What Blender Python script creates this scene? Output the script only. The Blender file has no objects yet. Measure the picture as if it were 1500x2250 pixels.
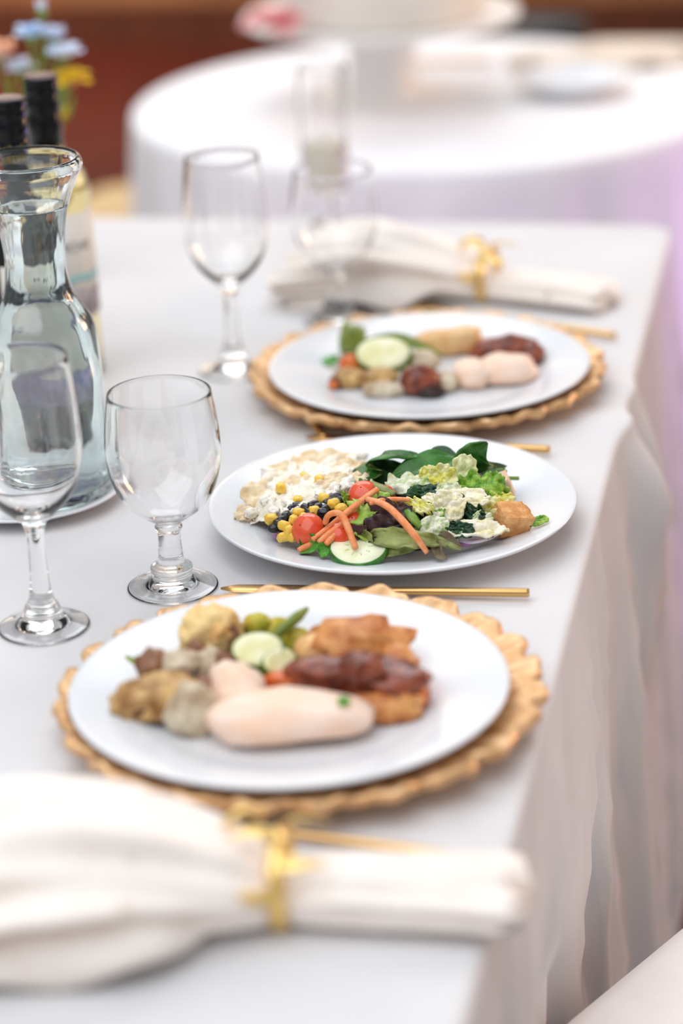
import bpy, bmesh, math, random
from math import sin, cos, pi, radians, sqrt
from mathutils import Vector, Matrix, noise

# ------------------------------------------------------------------ camera, world, lights, exposure
T = 0.75                                    # table-top height above the floor
S = bpy.context.scene
F_PX, PITCH, YAW, ROLL, CAM_H = 5263.6, .3896, .2139, .0434, .7563
FW = Vector((-sin(YAW)*cos(PITCH), cos(YAW)*cos(PITCH), -sin(PITCH)))
_r0 = Vector((cos(YAW), sin(YAW), 0)); _u0 = _r0.cross(FW)
RT = _r0*cos(ROLL) - _u0*sin(ROLL); UP = _u0*cos(ROLL) + _r0*sin(ROLL)
EYE = Vector((0, 0, T+CAM_H))
cd = bpy.data.cameras.new('camera'); cam = bpy.data.objects.new('camera', cd)
S.collection.objects.link(cam); S.camera = cam
m3 = Matrix((RT, UP, -FW)).transposed()
cam.matrix_world = Matrix.Translation(EYE) @ m3.to_4x4()
cd.sensor_fit = 'VERTICAL'; cd.sensor_height = 36; cd.sensor_width = 24
cd.lens = F_PX/2250*36; cd.clip_start = .05; cd.clip_end = 60

def at(px, py, z=0.0):
    """point on the horizontal plane z metres above the table top seen at that place of the photograph"""
    d = FW + RT*((px-750)/F_PX) - UP*((py-1125)/F_PX)
    t = (T+z-EYE.z)/d.z
    return EYE + d*t
def aty(px, py, y):
    d = FW + RT*((px-750)/F_PX) - UP*((py-1125)/F_PX)
    return EYE + d*(y/d.y)

cd.dof.use_dof = True
cd.dof.focus_distance = (at(800, 1180, .022)-EYE).dot(FW)
cd.dof.aperture_fstop = 2.0
cd.dof.aperture_blades = 9

w = bpy.data.worlds.new('world'); S.world = w; w.use_nodes = True
w.node_tree.nodes['Background'].inputs[0].default_value = (.97, .97, 1.0, 1)
w.node_tree.nodes['Background'].inputs[1].default_value = .335

def area(name, loc, target, sx, sy, power, col):
    l = bpy.data.lights.new(name, 'AREA'); l.shape = 'RECTANGLE'; l.size = sx; l.size_y = sy
    l.energy = power; l.color = col
    o = bpy.data.objects.new(name, l); S.collection.objects.link(o)
    o.location = loc; o.rotation_euler = (Vector(target)-Vector(loc)).to_track_quat('-Z', 'Y').to_euler()
    return o
area('rear_softlight', (-1.2, 4.9, 3.9), (-.5, 1.6, T), 3.6, 2.0, 58, (.92, .96, 1.0))
area('ceiling_softlight', (-1.2, .5, 3.6), (-.5, 1.5, T), 4.2, 4.2, 84, (.92, .96, 1.0))
area('warm_side_fill', (2.3, 4.3, 1.5), (-.2, 1.9, .4), .9, .9, 36, (1.0, .58, .34))  # added warm fill with no visible source, tints the cloth's hanging side
area('floor_uplight', (.42, 2.95, .08), (-.17, 2.35, .18), .08, .08, .5, (.42, .2, 1.0))
sl = bpy.data.lights.new('uplight', 'SPOT'); sl.energy = 46; sl.color = (.45, .22, 1.0); sl.spot_size = radians(46); sl.spot_blend = .6; sl.shadow_soft_size = .08
so_ = bpy.data.objects.new('uplight', sl); S.collection.objects.link(so_); so_.location = (1.0, 3.75, .12)
so_.rotation_euler = (Vector((-.33, 3.02, .46))-so_.location).to_track_quat('-Z', 'Y').to_euler()
area('wall_fill', (-3.2, 6.0, 2.3), (-1.9, 7.4, .2), .6, .3, 100, (1.0, .86, .7))  # added fill light, brightens the left part of the back wall

S.view_settings.view_transform = 'Standard'; S.view_settings.look = 'None'
S.view_settings.gamma = 1; S.view_settings.use_curve_mapping = False
S.view_settings.exposure = .40
S.cycles.max_bounces = 16; S.cycles.transmission_bounces = 14; S.cycles.transparent_max_bounces = 12
S.cycles.use_denoising = True

# ------------------------------------------------------------------ helpers
def lin(c):
    o = []
    for v in c[:3]:
        v = v/255
        o.append(v/12.92 if v <= .04045 else ((v+.055)/1.055)**2.4)
    return (*o, 1)

def mat(name, c1, c2=None, rough=.5, metal=0, scale=60, bump=0, bscale=None, spec=.5, trans=0, ior=1.45,
        sss=0, stretch=(1, 1, 1), c3=None, coat=0, sheen=0, lo=.35, hi=.65, detail=4):
    m = bpy.data.materials.new(name); m.use_nodes = True
    N = m.node_tree.nodes; L = m.node_tree.links; b = N['Principled BSDF']
    b.inputs['Roughness'].default_value = rough; b.inputs['Metallic'].default_value = metal
    b.inputs['Specular IOR Level'].default_value = spec; b.inputs['IOR'].default_value = ior
    b.inputs['Transmission Weight'].default_value = trans; b.inputs['Coat Weight'].default_value = coat
    b.inputs['Sheen Weight'].default_value = sheen
    if sss:
        b.inputs['Subsurface Weight'].default_value = sss; b.inputs['Subsurface Scale'].default_value = .006
        b.inputs['Subsurface Radius'].default_value = (1, .6, .4)
    b.inputs['Base Color'].default_value = lin(c1)
    if c2 or bump:
        tc = N.new('ShaderNodeTexCoord'); mp = N.new('ShaderNodeMapping'); mp.inputs['Scale'].default_value = stretch
        L.new(tc.outputs['Object'], mp.inputs['Vector'])
    if c2:
        nz = N.new('ShaderNodeTexNoise'); nz.inputs['Scale'].default_value = scale; nz.inputs['Detail'].default_value = detail
        L.new(mp.outputs[0], nz.inputs['Vector'])
        cr = N.new('ShaderNodeValToRGB'); e = cr.color_ramp.elements
        e[0].position = lo; e[0].color = lin(c1); e[1].position = hi; e[1].color = lin(c2)
        if c3: q = cr.color_ramp.elements.new((lo+hi)/2); q.color = lin(c3)
        L.new(nz.outputs[0], cr.inputs[0]); L.new(cr.outputs[0], b.inputs['Base Color'])
    if bump:
        n2 = N.new('ShaderNodeTexNoise'); n2.inputs['Scale'].default_value = bscale or scale*2; n2.inputs['Detail'].default_value = 5
        L.new(mp.outputs[0], n2.inputs['Vector'])
        bp = N.new('ShaderNodeBump'); bp.inputs['Strength'].default_value = bump; bp.inputs['Distance'].default_value = .002
        L.new(n2.outputs[0], bp.inputs['Height']); L.new(bp.outputs[0], b.inputs['Normal'])
    return m

COL = S.collection
def mk(name, verts, faces, material, parent=None, loc=(0, 0, 0), rot=(0, 0, 0), smooth=True, fix=True):
    me = bpy.data.meshes.new(name); me.from_pydata([tuple(v) for v in verts], [], faces)
    if fix:
        bm = bmesh.new(); bm.from_mesh(me); bmesh.ops.remove_doubles(bm, verts=bm.verts, dist=1e-6)
        bmesh.ops.recalc_face_normals(bm, faces=bm.faces); bm.to_mesh(me); bm.free()
    if smooth: me.polygons.foreach_set('use_smooth', [True]*len(me.polygons))
    me.materials.append(material)
    o = bpy.data.objects.new(name, me); COL.objects.link(o)
    o.location = loc; o.rotation_euler = rot
    if parent: o.parent = parent
    return o
def tag(o, label=None, cat=None, group=None, kind=None):
    if label: o['label'] = label
    if cat: o['category'] = cat
    if group: o['group'] = group
    if kind: o['kind'] = kind
    return o
def empty(name, loc, label, cat, group=None, rot=(0, 0, 0)):
    o = bpy.data.objects.new(name, None); COL.objects.link(o); o.location = loc; o.rotation_euler = rot
    o.empty_display_size = .02
    return tag(o, label, cat, group)

def lathe(prof, n=64, mod=None):
    V, Fc = [], []
    for i, (r, z) in enumerate(prof):
        for k in range(n):
            a = 2*pi*k/n; rr, zz = (r, z) if mod is None else mod(r, z, a, i)
            V.append((rr*cos(a), rr*sin(a), zz))
    for i in range(len(prof)-1):
        for k in range(n):
            k2 = (k+1) % n
            Fc.append((i*n+k, i*n+k2, (i+1)*n+k2, (i+1)*n+k))
    return V, Fc
def spl(P, n):
    """Catmull-Rom resample of a list of vectors"""
    P = [Vector(p) for p in P]
    if len(P) == 2: return [P[0].lerp(P[1], k/(n-1)) for k in range(n)]
    Q = [2*P[0]-P[1]]+P+[2*P[-1]-P[-2]]; out = []
    for k in range(n):
        u = k/(n-1)*(len(P)-1); i = min(int(u), len(P)-2); t = u-i
        a, b, c, d = Q[i:i+4]
        out.append(.5*((2*b)+(c-a)*t+(2*a-5*b+4*c-d)*t*t+(3*b-a-3*c+d)*t**3))
    return out
def smoothp(prof, n):
    return [(max(0, v.x), v.y) for v in spl([Vector((r, z, 0)) for r, z in prof], n)]
def tube(P, rad, ns=8, n=None, flat=1.0, square=False):
    """closed tube through P; rad: number or list"""
    n = n or max(8, 5*len(P)); Q = spl(P, n); V, Fc = [], []
    up = Vector((0, 0, 1))
    for i, p in enumerate(Q):
        t = (Q[min(i+1, n-1)]-Q[max(i-1, 0)]).normalized()
        s = t.cross(up)
        if s.length < .1: s = t.cross(Vector((0, 1, 0)))
        s.normalize(); b = s.cross(t)
        u = i/(n-1)
        if isinstance(rad, (list, tuple)):
            q = u*(len(rad)-1); j = min(int(q), len(rad)-2); r = rad[j]+(rad[j+1]-rad[j])*(q-j)
        else: r = rad
        for k in range(ns):
            a = 2*pi*k/ns; ca, sa = cos(a), sin(a)
            if square: e = max(abs(ca), abs(sa))**.6; ca, sa = ca/e*.9, sa/e*.9
            V.append(p+s*(r*ca)+b*(r*flat*sa))
    for i in range(n-1):
        for k in range(ns):
            k2 = (k+1) % ns
            Fc.append((i*ns+k, i*ns+k2, (i+1)*ns+k2, (i+1)*ns+k))
    Fc.append(tuple(range(ns))); Fc.append(tuple((n-1)*ns+k for k in range(ns)))
    return V, Fc
def local(V, o): return [Vector(v)-o for v in V]
def nz3(p, s, seed): return noise.noise(Vector((p[0]*s+seed*7.31, p[1]*s-seed*3.7, p[2]*s+seed*1.9)))

_ico = {}
def ico(sub):
    if sub not in _ico:
        bm = bmesh.new(); bmesh.ops.create_icosphere(bm, subdivisions=sub, radius=1)
        bm.verts.ensure_lookup_table()
        _ico[sub] = ([v.co.copy() for v in bm.verts], [tuple(v.index for v in f.verts) for f in bm.faces]); bm.free()
    return _ico[sub]
def lumpmesh(sx, sy, sz, seed, amp=.15, freq=1.6, box=1.0, sub=3, flatbottom=0.0, fine=0.0, bend=0.0, taper=0.0):
    V, Fc = ico(sub); out = []
    for v in V:
        p = v.copy()
        if box != 1.0:
            p = Vector([math.copysign(abs(c)**box, c) for c in p])
        k = 1+amp*nz3(v, freq, seed)+amp*.5*nz3(v, freq*2.3, seed+9)+fine*nz3(v, freq*6, seed+4)
        p = p*k
        if flatbottom and p.z < -flatbottom: p.z = -flatbottom+(p.z+flatbottom)*.15
        q = Vector((p.x*sx, p.y*sy*(1-taper*p.x), p.z*sz*(1-taper*p.x)))
        if bend: q.z += bend*(p.x*p.x)*sx
        out.append(q)
    return out, Fc
CAMROT = YAW
def lump(name, label, cat, group, px, py, z, size, material, seed, rz=0, rx=0, ry=0, **k):
    """rounded irregular piece, half sizes in metres, centre z above the table"""
    V, Fc = lumpmesh(*size, seed, **k)
    o = mk(name, V, Fc, material, loc=at(px, py, z), rot=(rx, ry, CAMROT+rz))
    return tag(o, label, cat, group)
def solid(o, th):
    m = o.modifiers.new('thickness', 'SOLIDIFY'); m.thickness = th; m.offset = 0
    return o
def leafmesh(P, width, up=(0, -.35, 1), cup=.25, ruf=0.0, rf=5, seed=0, nu=20, nv=10, tipw=.06, basew=.12, shape=.45, edge=0.0):
    """leaf blade along the spine P, half width 'width'; returns verts and faces"""
    Q = spl(P, nu); up = Vector(up).normalized(); V, Fc = [], []
    Lh = sum((Q[i+1]-Q[i]).length for i in range(nu-1))
    for i, p in enumerate(Q):
        t = (Q[min(i+1, nu-1)]-Q[max(i-1, 0)]).normalized()
        s = t.cross(up).normalized(); n = s.cross(t)
        u = i/(nu-1)
        wv = sin(pi*u**shape)**.8 if 0 < u < 1 else 0
        wd = width*max(wv, (basew*(1-u)+tipw*u))
        for j in range(nv+1):
            v = 2*j/nv-1
            e = 1+edge*nz3((u*3, v*2, 0), 2.5, seed)
            h = cup*wd*v*v - .10*wd*math.exp(-(v*6)**2)
            h += ruf*abs(v)**1.6*(sin(rf*2*pi*u+seed+(0 if v > 0 else 1.9))+.8*nz3((u*4, v*3, seed), 2, seed))
            h += width*.12*nz3((u*2.2, v*1.5, seed*.3), 1.6, seed)
            V.append(p+s*(wd*v*e)+n*h)
    m = nv+1
    for i in range(nu-1):
        for j in range(nv):
            Fc.append((i*m+j, i*m+j+1, (i+1)*m+j+1, (i+1)*m+j))
    return V, Fc
def leaf(name, label, cat, group, P, width, material, th=.0006, **k):
    V, Fc = leafmesh(P, width, **k); o0 = Vector(V[len(V)//2])
    o0 = Vector((o0.x, o0.y, min(v.z for v in V)))
    o = mk(name, local(V, o0), Fc, material, loc=o0, fix=False)
    return tag(solid(o, th), label, cat, group)
def patchmesh(L, W, seed, amp, fold=0.0, frill=0.0, nu=30, nv=26, curl=0.0, round_=2.6):
    """crumpled torn piece of leaf lying in local xy"""
    V, Fc = [], []
    for i in range(nu+1):
        for j in range(nv+1):
            u, v = 2*i/nu-1, 2*j/nv-1
            # square to super-round outline
            m = max(abs(u), abs(v)); q = (abs(u)**round_+abs(v)**round_)**(1/round_) or 1
            f = (m/q) if q else 1
            a = math.atan2(v, u)
            e = 1+.16*nz3((cos(a)*1.4, sin(a)*1.4, 0), 1.7, seed)+.08*nz3((cos(a), sin(a), 1), 5, seed)
            x, y = u*f*e, v*f*e
            r = sqrt(u*u*f*f+v*v*f*f)
            z = amp*(nz3((x, y, 0), 1.6, seed)+.55*nz3((x, y, 2), 3.6, seed+3)+.25*nz3((x, y, 4), 8, seed+6)+.16*nz3((x, y, 5), 15, seed+7))
            z += frill*r**3*sin(9*a+seed)+fold*abs(y)**1.3-curl*x*x
            V.append((x*L, y*W, z))
    m = nv+1
    for i in range(nu):
        for j in range(nv): Fc.append((i*m+j, (i+1)*m+j, (i+1)*m+j+1, i*m+j+1))
    return V, Fc
def patch(name, label, cat, group, px, py, z, L, W, material, seed, amp=.004, th=.0012, tilt=35, roll=0, rz=0, **k):
    V, Fc = patchmesh(L, W, seed, amp, **k)
    o = mk(name, V, Fc, material, loc=at(px, py, z), fix=False)
    o.rotation_euler = (Matrix.Rotation(CAMROT+radians(rz), 3, 'Z') @ Matrix.Rotation(radians(tilt), 3, 'X') @ Matrix.Rotation(radians(roll), 3, 'Y')).to_euler()
    return tag(solid(o, th), label, cat, group)

# ------------------------------------------------------------------ materials
M = {}
M['cloth'] = mat('white_cloth', (221, 219, 220), (215, 213, 214), rough=.85, scale=8, bump=.12, bscale=900, sheen=.1, spec=.25)
M['cloth2'] = mat('round_table_cloth', (242, 241, 243), (236, 234, 238), rough=.85, scale=6, spec=.25)
M['beige'] = mat('beige_cloth', (236, 222, 206), (226, 210, 194), rough=.85, scale=9, spec=.25)
M['napkin'] = mat('cream_napkin', (247, 238, 230), (242, 231, 222), rough=.9, scale=30, spec=.2, bump=.15, bscale=500)
M['china'] = mat('white_china', (224, 226, 230), rough=.18, spec=.5)
M['gold'] = mat('gold_leaf', (232, 190, 142), (206, 156, 104), rough=.36, metal=.45, scale=70, bump=.35, bscale=160)
M['goldm'] = mat('brushed_gold', (214, 172, 112), rough=.28, metal=1)
M['ringgold'] = mat('ring_gold', (240, 205, 130), rough=.3, metal=.85)
M['glass'] = mat('clear_glass', (255, 255, 255), rough=0, trans=1, ior=1.48)
M['carafe'] = mat('pressed_glass', (247, 253, 252), rough=0, trans=1, ior=1.48)
M['water'] = mat('water', (250, 254, 254), rough=0, trans=1, ior=1.333)
M['darkglass'] = mat('dark_bottle_glass', (8, 15, 13), rough=.06, spec=.3)
M['wine'] = mat('white_wine_glass', (240, 222, 165), rough=0.02, trans=1, ior=1.38)
M['cap'] = mat('black_screw_cap', (5, 6, 9), rough=.25, spec=.3)
M['capt'] = mat('cap_top', (92, 58, 54), rough=.4)
M['label'] = mat('paper_label', (238, 232, 224), (230, 224, 216), rough=.7, scale=40)
M['label2'] = mat('cream_paper_label', (222, 216, 204), (214, 207, 195), rough=.7, scale=40)
M['ink'] = mat('label_ink', (40, 42, 48), rough=.7)
M['teal'] = mat('label_teal', (140, 205, 205), (170, 215, 212), rough=.7, scale=60)
M['greyink'] = mat('label_grey', (150, 138, 140), (190, 182, 184), rough=.7, scale=90)
M['goldink'] = mat('label_gold', (150, 125, 50), rough=.4, metal=.6)
M['wax'] = mat('candle_wax', (253, 244, 226), rough=.5, sss=.3)
M['wood'] = mat('wall_wood', (124, 78, 50), (172, 122, 84), rough=.6, spec=.25, scale=5, stretch=(.35, 1, 4), detail=6)
M['floorwood'] = mat('floor_wood', (62, 18, 10), (76, 26, 16), rough=.7, spec=.15, scale=4, stretch=(4, .5, 1), detail=6)
M['seat'] = mat('white_upholstery', (250, 246, 243), (246, 241, 238), rough=.8, scale=20, spec=.25, bump=.1, bscale=600)
M['cream'] = mat('cream_upholstery', (206, 178, 132), (194, 164, 118), rough=.8, scale=20)
M['chairwood'] = mat('chair_wood', (92, 48, 28), (70, 34, 20), rough=.45, scale=20, stretch=(1, 1, .2))
M['stand'] = mat('cake_stand_white', (238, 236, 233), rough=.3)
M['cake'] = mat('cake_icing', (246, 240, 232), (240, 232, 222), rough=.6, scale=20, sss=.1)
M['black'] = mat('black_leather', (20, 18, 20), rough=.35)
# food
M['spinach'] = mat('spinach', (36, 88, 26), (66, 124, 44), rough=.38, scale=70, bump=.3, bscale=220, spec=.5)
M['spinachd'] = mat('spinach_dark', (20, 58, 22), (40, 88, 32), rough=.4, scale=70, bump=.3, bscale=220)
M['stem'] = mat('green_stem', (128, 160, 66), (96, 138, 50), rough=.4, scale=120)
M['rom_y'] = mat('romaine_yellow', (222, 208, 70), (242, 238, 190), rough=.4, scale=150, bump=.5, bscale=350, c3=(226, 224, 120))
M['rom_g'] = mat('romaine_green', (66, 122, 30), (170, 200, 84), rough=.35, scale=150, bump=.5, bscale=300, c3=(118, 168, 48))
M['rom_p'] = mat('romaine_pale', (214, 220, 150), (236, 234, 190), rough=.35, scale=90, bump=.3, bscale=300)
M['rom_w'] = mat('dressed_white', (250, 246, 234), (236, 226, 176), rough=.35, scale=130, bump=.5, bscale=350)
M['rom_wg'] = mat('dressed_green_white', (236, 236, 214), (160, 190, 96), rough=.35, scale=170, bump=.5, bscale=350, lo=.45, hi=.7)
M['rom_d'] = mat('romaine_dark', (22, 58, 32), (190, 205, 180), rough=.3, scale=210, bump=.5, bscale=350, lo=.5, hi=.75, c3=(40, 84, 44))
M['redleaf'] = mat('red_leaf', (38, 20, 30), (84, 58, 58), rough=.35, scale=90, bump=.4, bscale=240)
M['olive'] = mat('olive_lettuce', (168, 178, 104), (120, 128, 70), rough=.4, scale=70, bump=.4, bscale=260, stretch=(1, 1, 1))
M['brownleaf'] = mat('brown_leaf_tip', (92, 78, 62), (118, 106, 74), rough=.4, scale=80, bump=.3)
M['frisee'] = mat('frisee', (140, 186, 60), (196, 218, 118), rough=.4, scale=120, bump=.4, bscale=300)
M['herb'] = mat('herb', (46, 120, 30), (104, 172, 58), rough=.4, scale=100, bump=.3)
M['carrot'] = mat('carrot', (238, 136, 76), (246, 168, 116), rough=.5, scale=160, bump=.2, bscale=500)
M['tomato'] = mat('tomato_skin', (222, 66, 34), (236, 104, 58), rough=.2, scale=40, coat=.4, sss=.15)
M['tomatoin'] = mat('tomato_flesh', (196, 40, 26), (226, 92, 60), rough=.3, scale=160)
M['corn'] = mat('corn', (242, 190, 52), (250, 216, 110), rough=.35, scale=120, sss=.2)
M['bean'] = mat('black_bean', (14, 14, 22), (30, 28, 38), rough=.25, scale=80, coat=.3)
M['cuc'] = mat('cucumber_flesh', (232, 236, 190), (244, 246, 218), rough=.35, scale=140, sss=.2)
M['cucskin'] = mat('cucumber_skin', (24, 82, 24), (66, 134, 42), rough=.3, scale=140)
M['zuc'] = mat('zucchini_flesh', (224, 220, 156), (242, 238, 204), rough=.4, scale=80, sss=.15)
M['zucskin'] = mat('zucchini_skin', (74, 104, 28), (120, 146, 48), rough=.35, scale=80)
M['crouton'] = mat('crouton', (206, 142, 82), (234, 184, 126), rough=.8, scale=120, bump=.8, bscale=420, c3=(222, 162, 100))
M['croutonp'] = mat('crouton_pale', (232, 190, 156), (242, 214, 186), rough=.8, scale=120, bump=.8, bscale=420)
M['onion'] = mat('onion_flesh', (240, 232, 238), (226, 204, 226), rough=.3, scale=90)
M['onionskin'] = mat('onion_skin', (178, 104, 176), (206, 150, 204), rough=.3, scale=90)
M['pasta'] = mat('pasta', (246, 226, 192), (240, 212, 172), rough=.45, scale=60, sss=.15)
M['cheese'] = mat('crumbled_cheese', (252, 248, 240), (246, 236, 214), rough=.6, scale=120, bump=.6, bscale=420)
M['bed'] = mat('greens_bed', (24, 34, 18), (70, 84, 38), rough=.5, scale=150, bump=.8, bscale=260, c3=(44, 26, 34))
M['chicken'] = mat('chicken_breast', (244, 206, 178), (246, 222, 206), rough=.45, scale=26, sss=.2, bump=.2, bscale=120, stretch=(1, 3, 3))
M['brownmeat'] = mat('browned_meat', (176, 96, 44), (226, 164, 100), rough=.38, scale=70, bump=.6, bscale=200, c3=(206, 134, 72))
M['goldmeat'] = mat('golden_meat', (222, 168, 104), (240, 204, 150), rough=.4, scale=60, bump=.5, bscale=200)
M['redmeat'] = mat('sauced_meat', (92, 38, 22), (156, 78, 48), rough=.22, scale=70, bump=.5, bscale=160, c3=(124, 56, 34), coat=.2)
M['orange'] = mat('orange_sauce', (206, 88, 28), (228, 128, 60), rough=.3, scale=60)
M['char'] = mat('charred', (34, 24, 22), (62, 44, 36), rough=.4, scale=80)
M['potato'] = mat('roast_potato', (140, 92, 44), (222, 184, 120), rough=.5, scale=60, bump=.5, bscale=180)
M['potskin'] = mat('potato_skin', (84, 42, 24), (120, 66, 40), rough=.5, scale=60, bump=.4)
M['mush'] = mat('mushroom', (166, 140, 108), (226, 212, 186), rough=.5, scale=50, bump=.3)
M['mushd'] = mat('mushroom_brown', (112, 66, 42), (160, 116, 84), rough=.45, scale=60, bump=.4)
M['caul'] = mat('cauliflower', (246, 214, 150), (226, 160, 82), rough=.55, scale=50, bump=.8, bscale=220, lo=.48, hi=.72)
M['bean_g'] = mat('green_bean', (104, 120, 40), (136, 148, 60), rough=.4, scale=60)
M['yel'] = mat('yellow_squash', (206, 184, 56), (170, 168, 50), rough=.4, scale=80)
M['blue'] = mat('blue_petal', (176, 208, 246), (222, 236, 250), rough=.6, scale=40)
M['paleblue'] = mat('pale_blue_petal', (232, 240, 250), (204, 220, 248), rough=.6, scale=40)
M['yellow'] = mat('yellow_petal', (240, 190, 20), (226, 196, 30), rough=.6, scale=40)
M['peach'] = mat('peach_petal', (248, 210, 190), (244, 176, 132), rough=.6, scale=30)
M['pink'] = mat('pink_petal', (244, 178, 178), (238, 148, 150), rough=.6, scale=30)

# ------------------------------------------------------------------ structure
def box(x0, x1, y0, y1, z0, z1):
    V = [(x, y, z) for x in (x0, x1) for y in (y0, y1) for z in (z0, z1)]
    Fc = [(0, 1, 3, 2), (4, 6, 7, 5), (0, 4, 5, 1), (2, 3, 7, 6), (0, 2, 6, 4), (1, 5, 7, 3)]
    return V, Fc
V, Fc = box(-6, 4, -1.5, 7.6, -.1, 0)
tag(mk('floor', V, Fc, M['floorwood'], smooth=False), kind='structure')
V, Fc = box(-6, 4, 7.4, 7.6, 0, .95)
tag(mk('wall_back', V, Fc, M['wood'], smooth=False), kind='structure')
V, Fc = box(-6, 4, 7.42, 7.6, .95, 3.4)
tag(mk('wall_upper_unseen', V, Fc, mat('cream_unseen_wall', (232, 224, 214), rough=.8), smooth=False), kind='structure')  # unseen, added pale above the wood to brighten what the glasses refract
V, Fc = box(-6, 4, 7.37, 7.4, 0, .14)
tag(mk('dark_strip_back', V, Fc, M['chairwood'], smooth=False), kind='structure')  # darker strip along the foot of the back wall

# ------------------------------------------------------------------ table cloths
def rect_cloth(name, x0, x1, y0, y1, rc, ztop, drop, seed, material, extra=None, step=.008, foldamp=.02, flare=.035):
    """floor-length cloth over a rectangular table with rounded corners"""
    pts = []
    def seg(a, b):
        n = max(2, int((b-a).length/step))
        return [a.lerp(b, k/n) for k in range(n)]
    cs = [(x1-rc, y0+rc, -pi/2), (x1-rc, y1-rc, 0), (x0+rc, y1-rc, pi/2), (x0+rc, y0+rc, pi)]
    for i, (cx, cy, a0) in enumerate(cs):
        for k in range(8):
            a = a0+pi/2*k/8
            pts.append((Vector((cx+rc*cos(a), cy+rc*sin(a), 0)), Vector((cos(a), sin(a), 0)), True))
        a = a0+pi/2; p = Vector((cx+rc*cos(a), cy+rc*sin(a), 0))
        nx = cs[(i+1) % 4]; q = Vector((nx[0]+rc*cos(nx[2]), nx[1]+rc*sin(nx[2]), 0))
        nrm = Vector((cos(a), sin(a), 0))
        for s in seg(p, q): pts.append((s, nrm, False))
    n = len(pts); V, Fc = [], []
    br = .008
    rings = [(-.10, 0), (-.05, 0), (-.02, 0), (-br, 0)]
    rings += [(-br+br*sin(a), -br+br*cos(a)) for a in (pi/8, pi/4, 3*pi/8, pi/2)]
    depths = [0, .008, .02, .04, .07, .11, .16, .22, .28, .34, .40, .46, .52, .58, .64, .70, drop-br]
    for off, dz in rings:
        for p, nr, c in pts:
            e = extra(p, 0, nr) if extra else (0, 0)
            o_ = -off if off <= -rc else 0
            q = Vector((min(max(p.x, x0+o_), x1-o_), min(max(p.y, y0+o_), y1-o_), 0)) if o_ else p+nr*off
            V.append(q+nr*(e[0] if off > -.006 else 0)+Vector((0, 0, ztop+dz+(e[1]*max(0, 1+off/.1)))))
    for d in depths[1:]:
        t = min(1, d/drop)
        L = 0
        for k, (p, nr, c) in enumerate(pts):
            u = k*step
            wob = noise.noise(Vector((u*.9, seed, t*.5)))
            f = sin(2*pi*u/.155+seed+2.2*wob) ; f2 = sin(2*pi*u/.067+1.7+3*wob)
            rid = (1-abs(sin(pi*u/.21+seed*.7+1.6*t*wob)))**3
            am = foldamp*t**.75
            dd = flare*t+am*(.7*f+.3*f2*(1-t*.4)+1.2*rid-.45)
            # fine, slanted drag folds running from the edge
            dd += .0120*min(1, t*7)*(1-abs(sin(pi*(u*1.0+d*.28)/.105+noise.noise(Vector((u*2, d*2, seed)))*1.6)))**5
            dd += .0040*min(1, t*8)*noise.noise(Vector((u*16, d*3.0, seed)))+.006*min(1, t*9)*max(0, noise.noise(Vector((u*9+d*2.2, d*1.4, seed+5))))
            if c: dd += .03*t
            e = extra(p, d, nr) if extra else (0, 0)
            V.append(p+nr*(max(dd, -.004)+e[0])+Vector((0, 0, ztop-br-d)))
    R = len(rings)+len(depths)-1
    for r in range(R-1):
        for k in range(n):
            k2 = (k+1) % n
            Fc.append((r*n+k, (r+1)*n+k, (r+1)*n+k2, r*n+k2))
    # inner top as a grid-free fan
    c0 = len(V); V.append(Vector(((x0+x1)/2, (y0+y1)/2, ztop)))
    for k in range(n): Fc.append((c0, k, (k+1) % n))
    return mk(name, V, Fc, material)

EX, YB = -.179, 2.6935
def bulge(p, d, nr):
    if nr.x < .9: return (0, 0)
    g = math.exp(-((p.y-2.035)/.030)**2); g2 = math.exp(-((p.y-2.13)/.022)**2)
    k = (.25+min(1, d/.06))*math.exp(-max(0, d-.06)/.20)
    # the chair seat presses the cloth inward
    c = -.052*math.exp(-((p.y-1.40)/.22)**2)*max(0, min(1, (d-.12)/.2))
    return ((.040*g+.020*g2)*k+c, .0055*g+.0035*g2)
tag(rect_cloth('tablecloth', -1.75, EX, .55, YB, .035, T, T, 1.3, M['cloth'], bulge),
    'white floor-length cloth covering the long table that holds the plates', 'tablecloth')

def round_cloth(name, c, R, ztop, seed, material, n=260):
    V, Fc = [], []; br = .01
    rings = [(R-.12, 0), (R-.05, 0), (R-br, 0)]+[(R-br+br*sin(a), -br+br*cos(a)) for a in (pi/6, pi/3, pi/2)]
    for r, z in rings:
        for k in range(n):
            a = 2*pi*k/n; V.append((r*cos(a), r*sin(a), z))
    for d in (.03, .07, .13, .2, .3, .4, .5, .6, .7, ztop-.008):
        t = d/ztop
        for k in range(n):
            a = 2*pi*k/n
            wob = noise.noise(Vector((cos(a)*2, sin(a)*2, seed)))
            f = sin(17*a+4*wob)+.5*sin(31*a+1+3*wob)
            r = R+.022*t+.016*t**.7*f
            V.append((r*cos(a), r*sin(a), -br-(d-br*0)+.0))
    nr = len(V)//n
    for i in range(nr-1):
        for k in range(n): Fc.append((i*n+k, (i+1)*n+k, (i+1)*n+(k+1) % n, i*n+(k+1) % n))
    V.append((0, 0, 0)); c0 = len(V)-1
    for k in range(n): Fc.append((c0, k, (k+1) % n))
    V = [Vector(v)+Vector((0, 0, ztop)) for v in V]
    for v in V: v.z = max(v.z, .002)
    return mk(name, V, Fc, material, loc=(c[0], c[1], 0))
RC = Vector((-.567, 3.342, 0))
tag(round_cloth('round_tablecloth', RC, .43, T, 4.2, M['cloth2']),
    'white skirted cloth over the round cake table behind the long table', 'tablecloth')
BY = at(1300, 84, -.04).y
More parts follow.
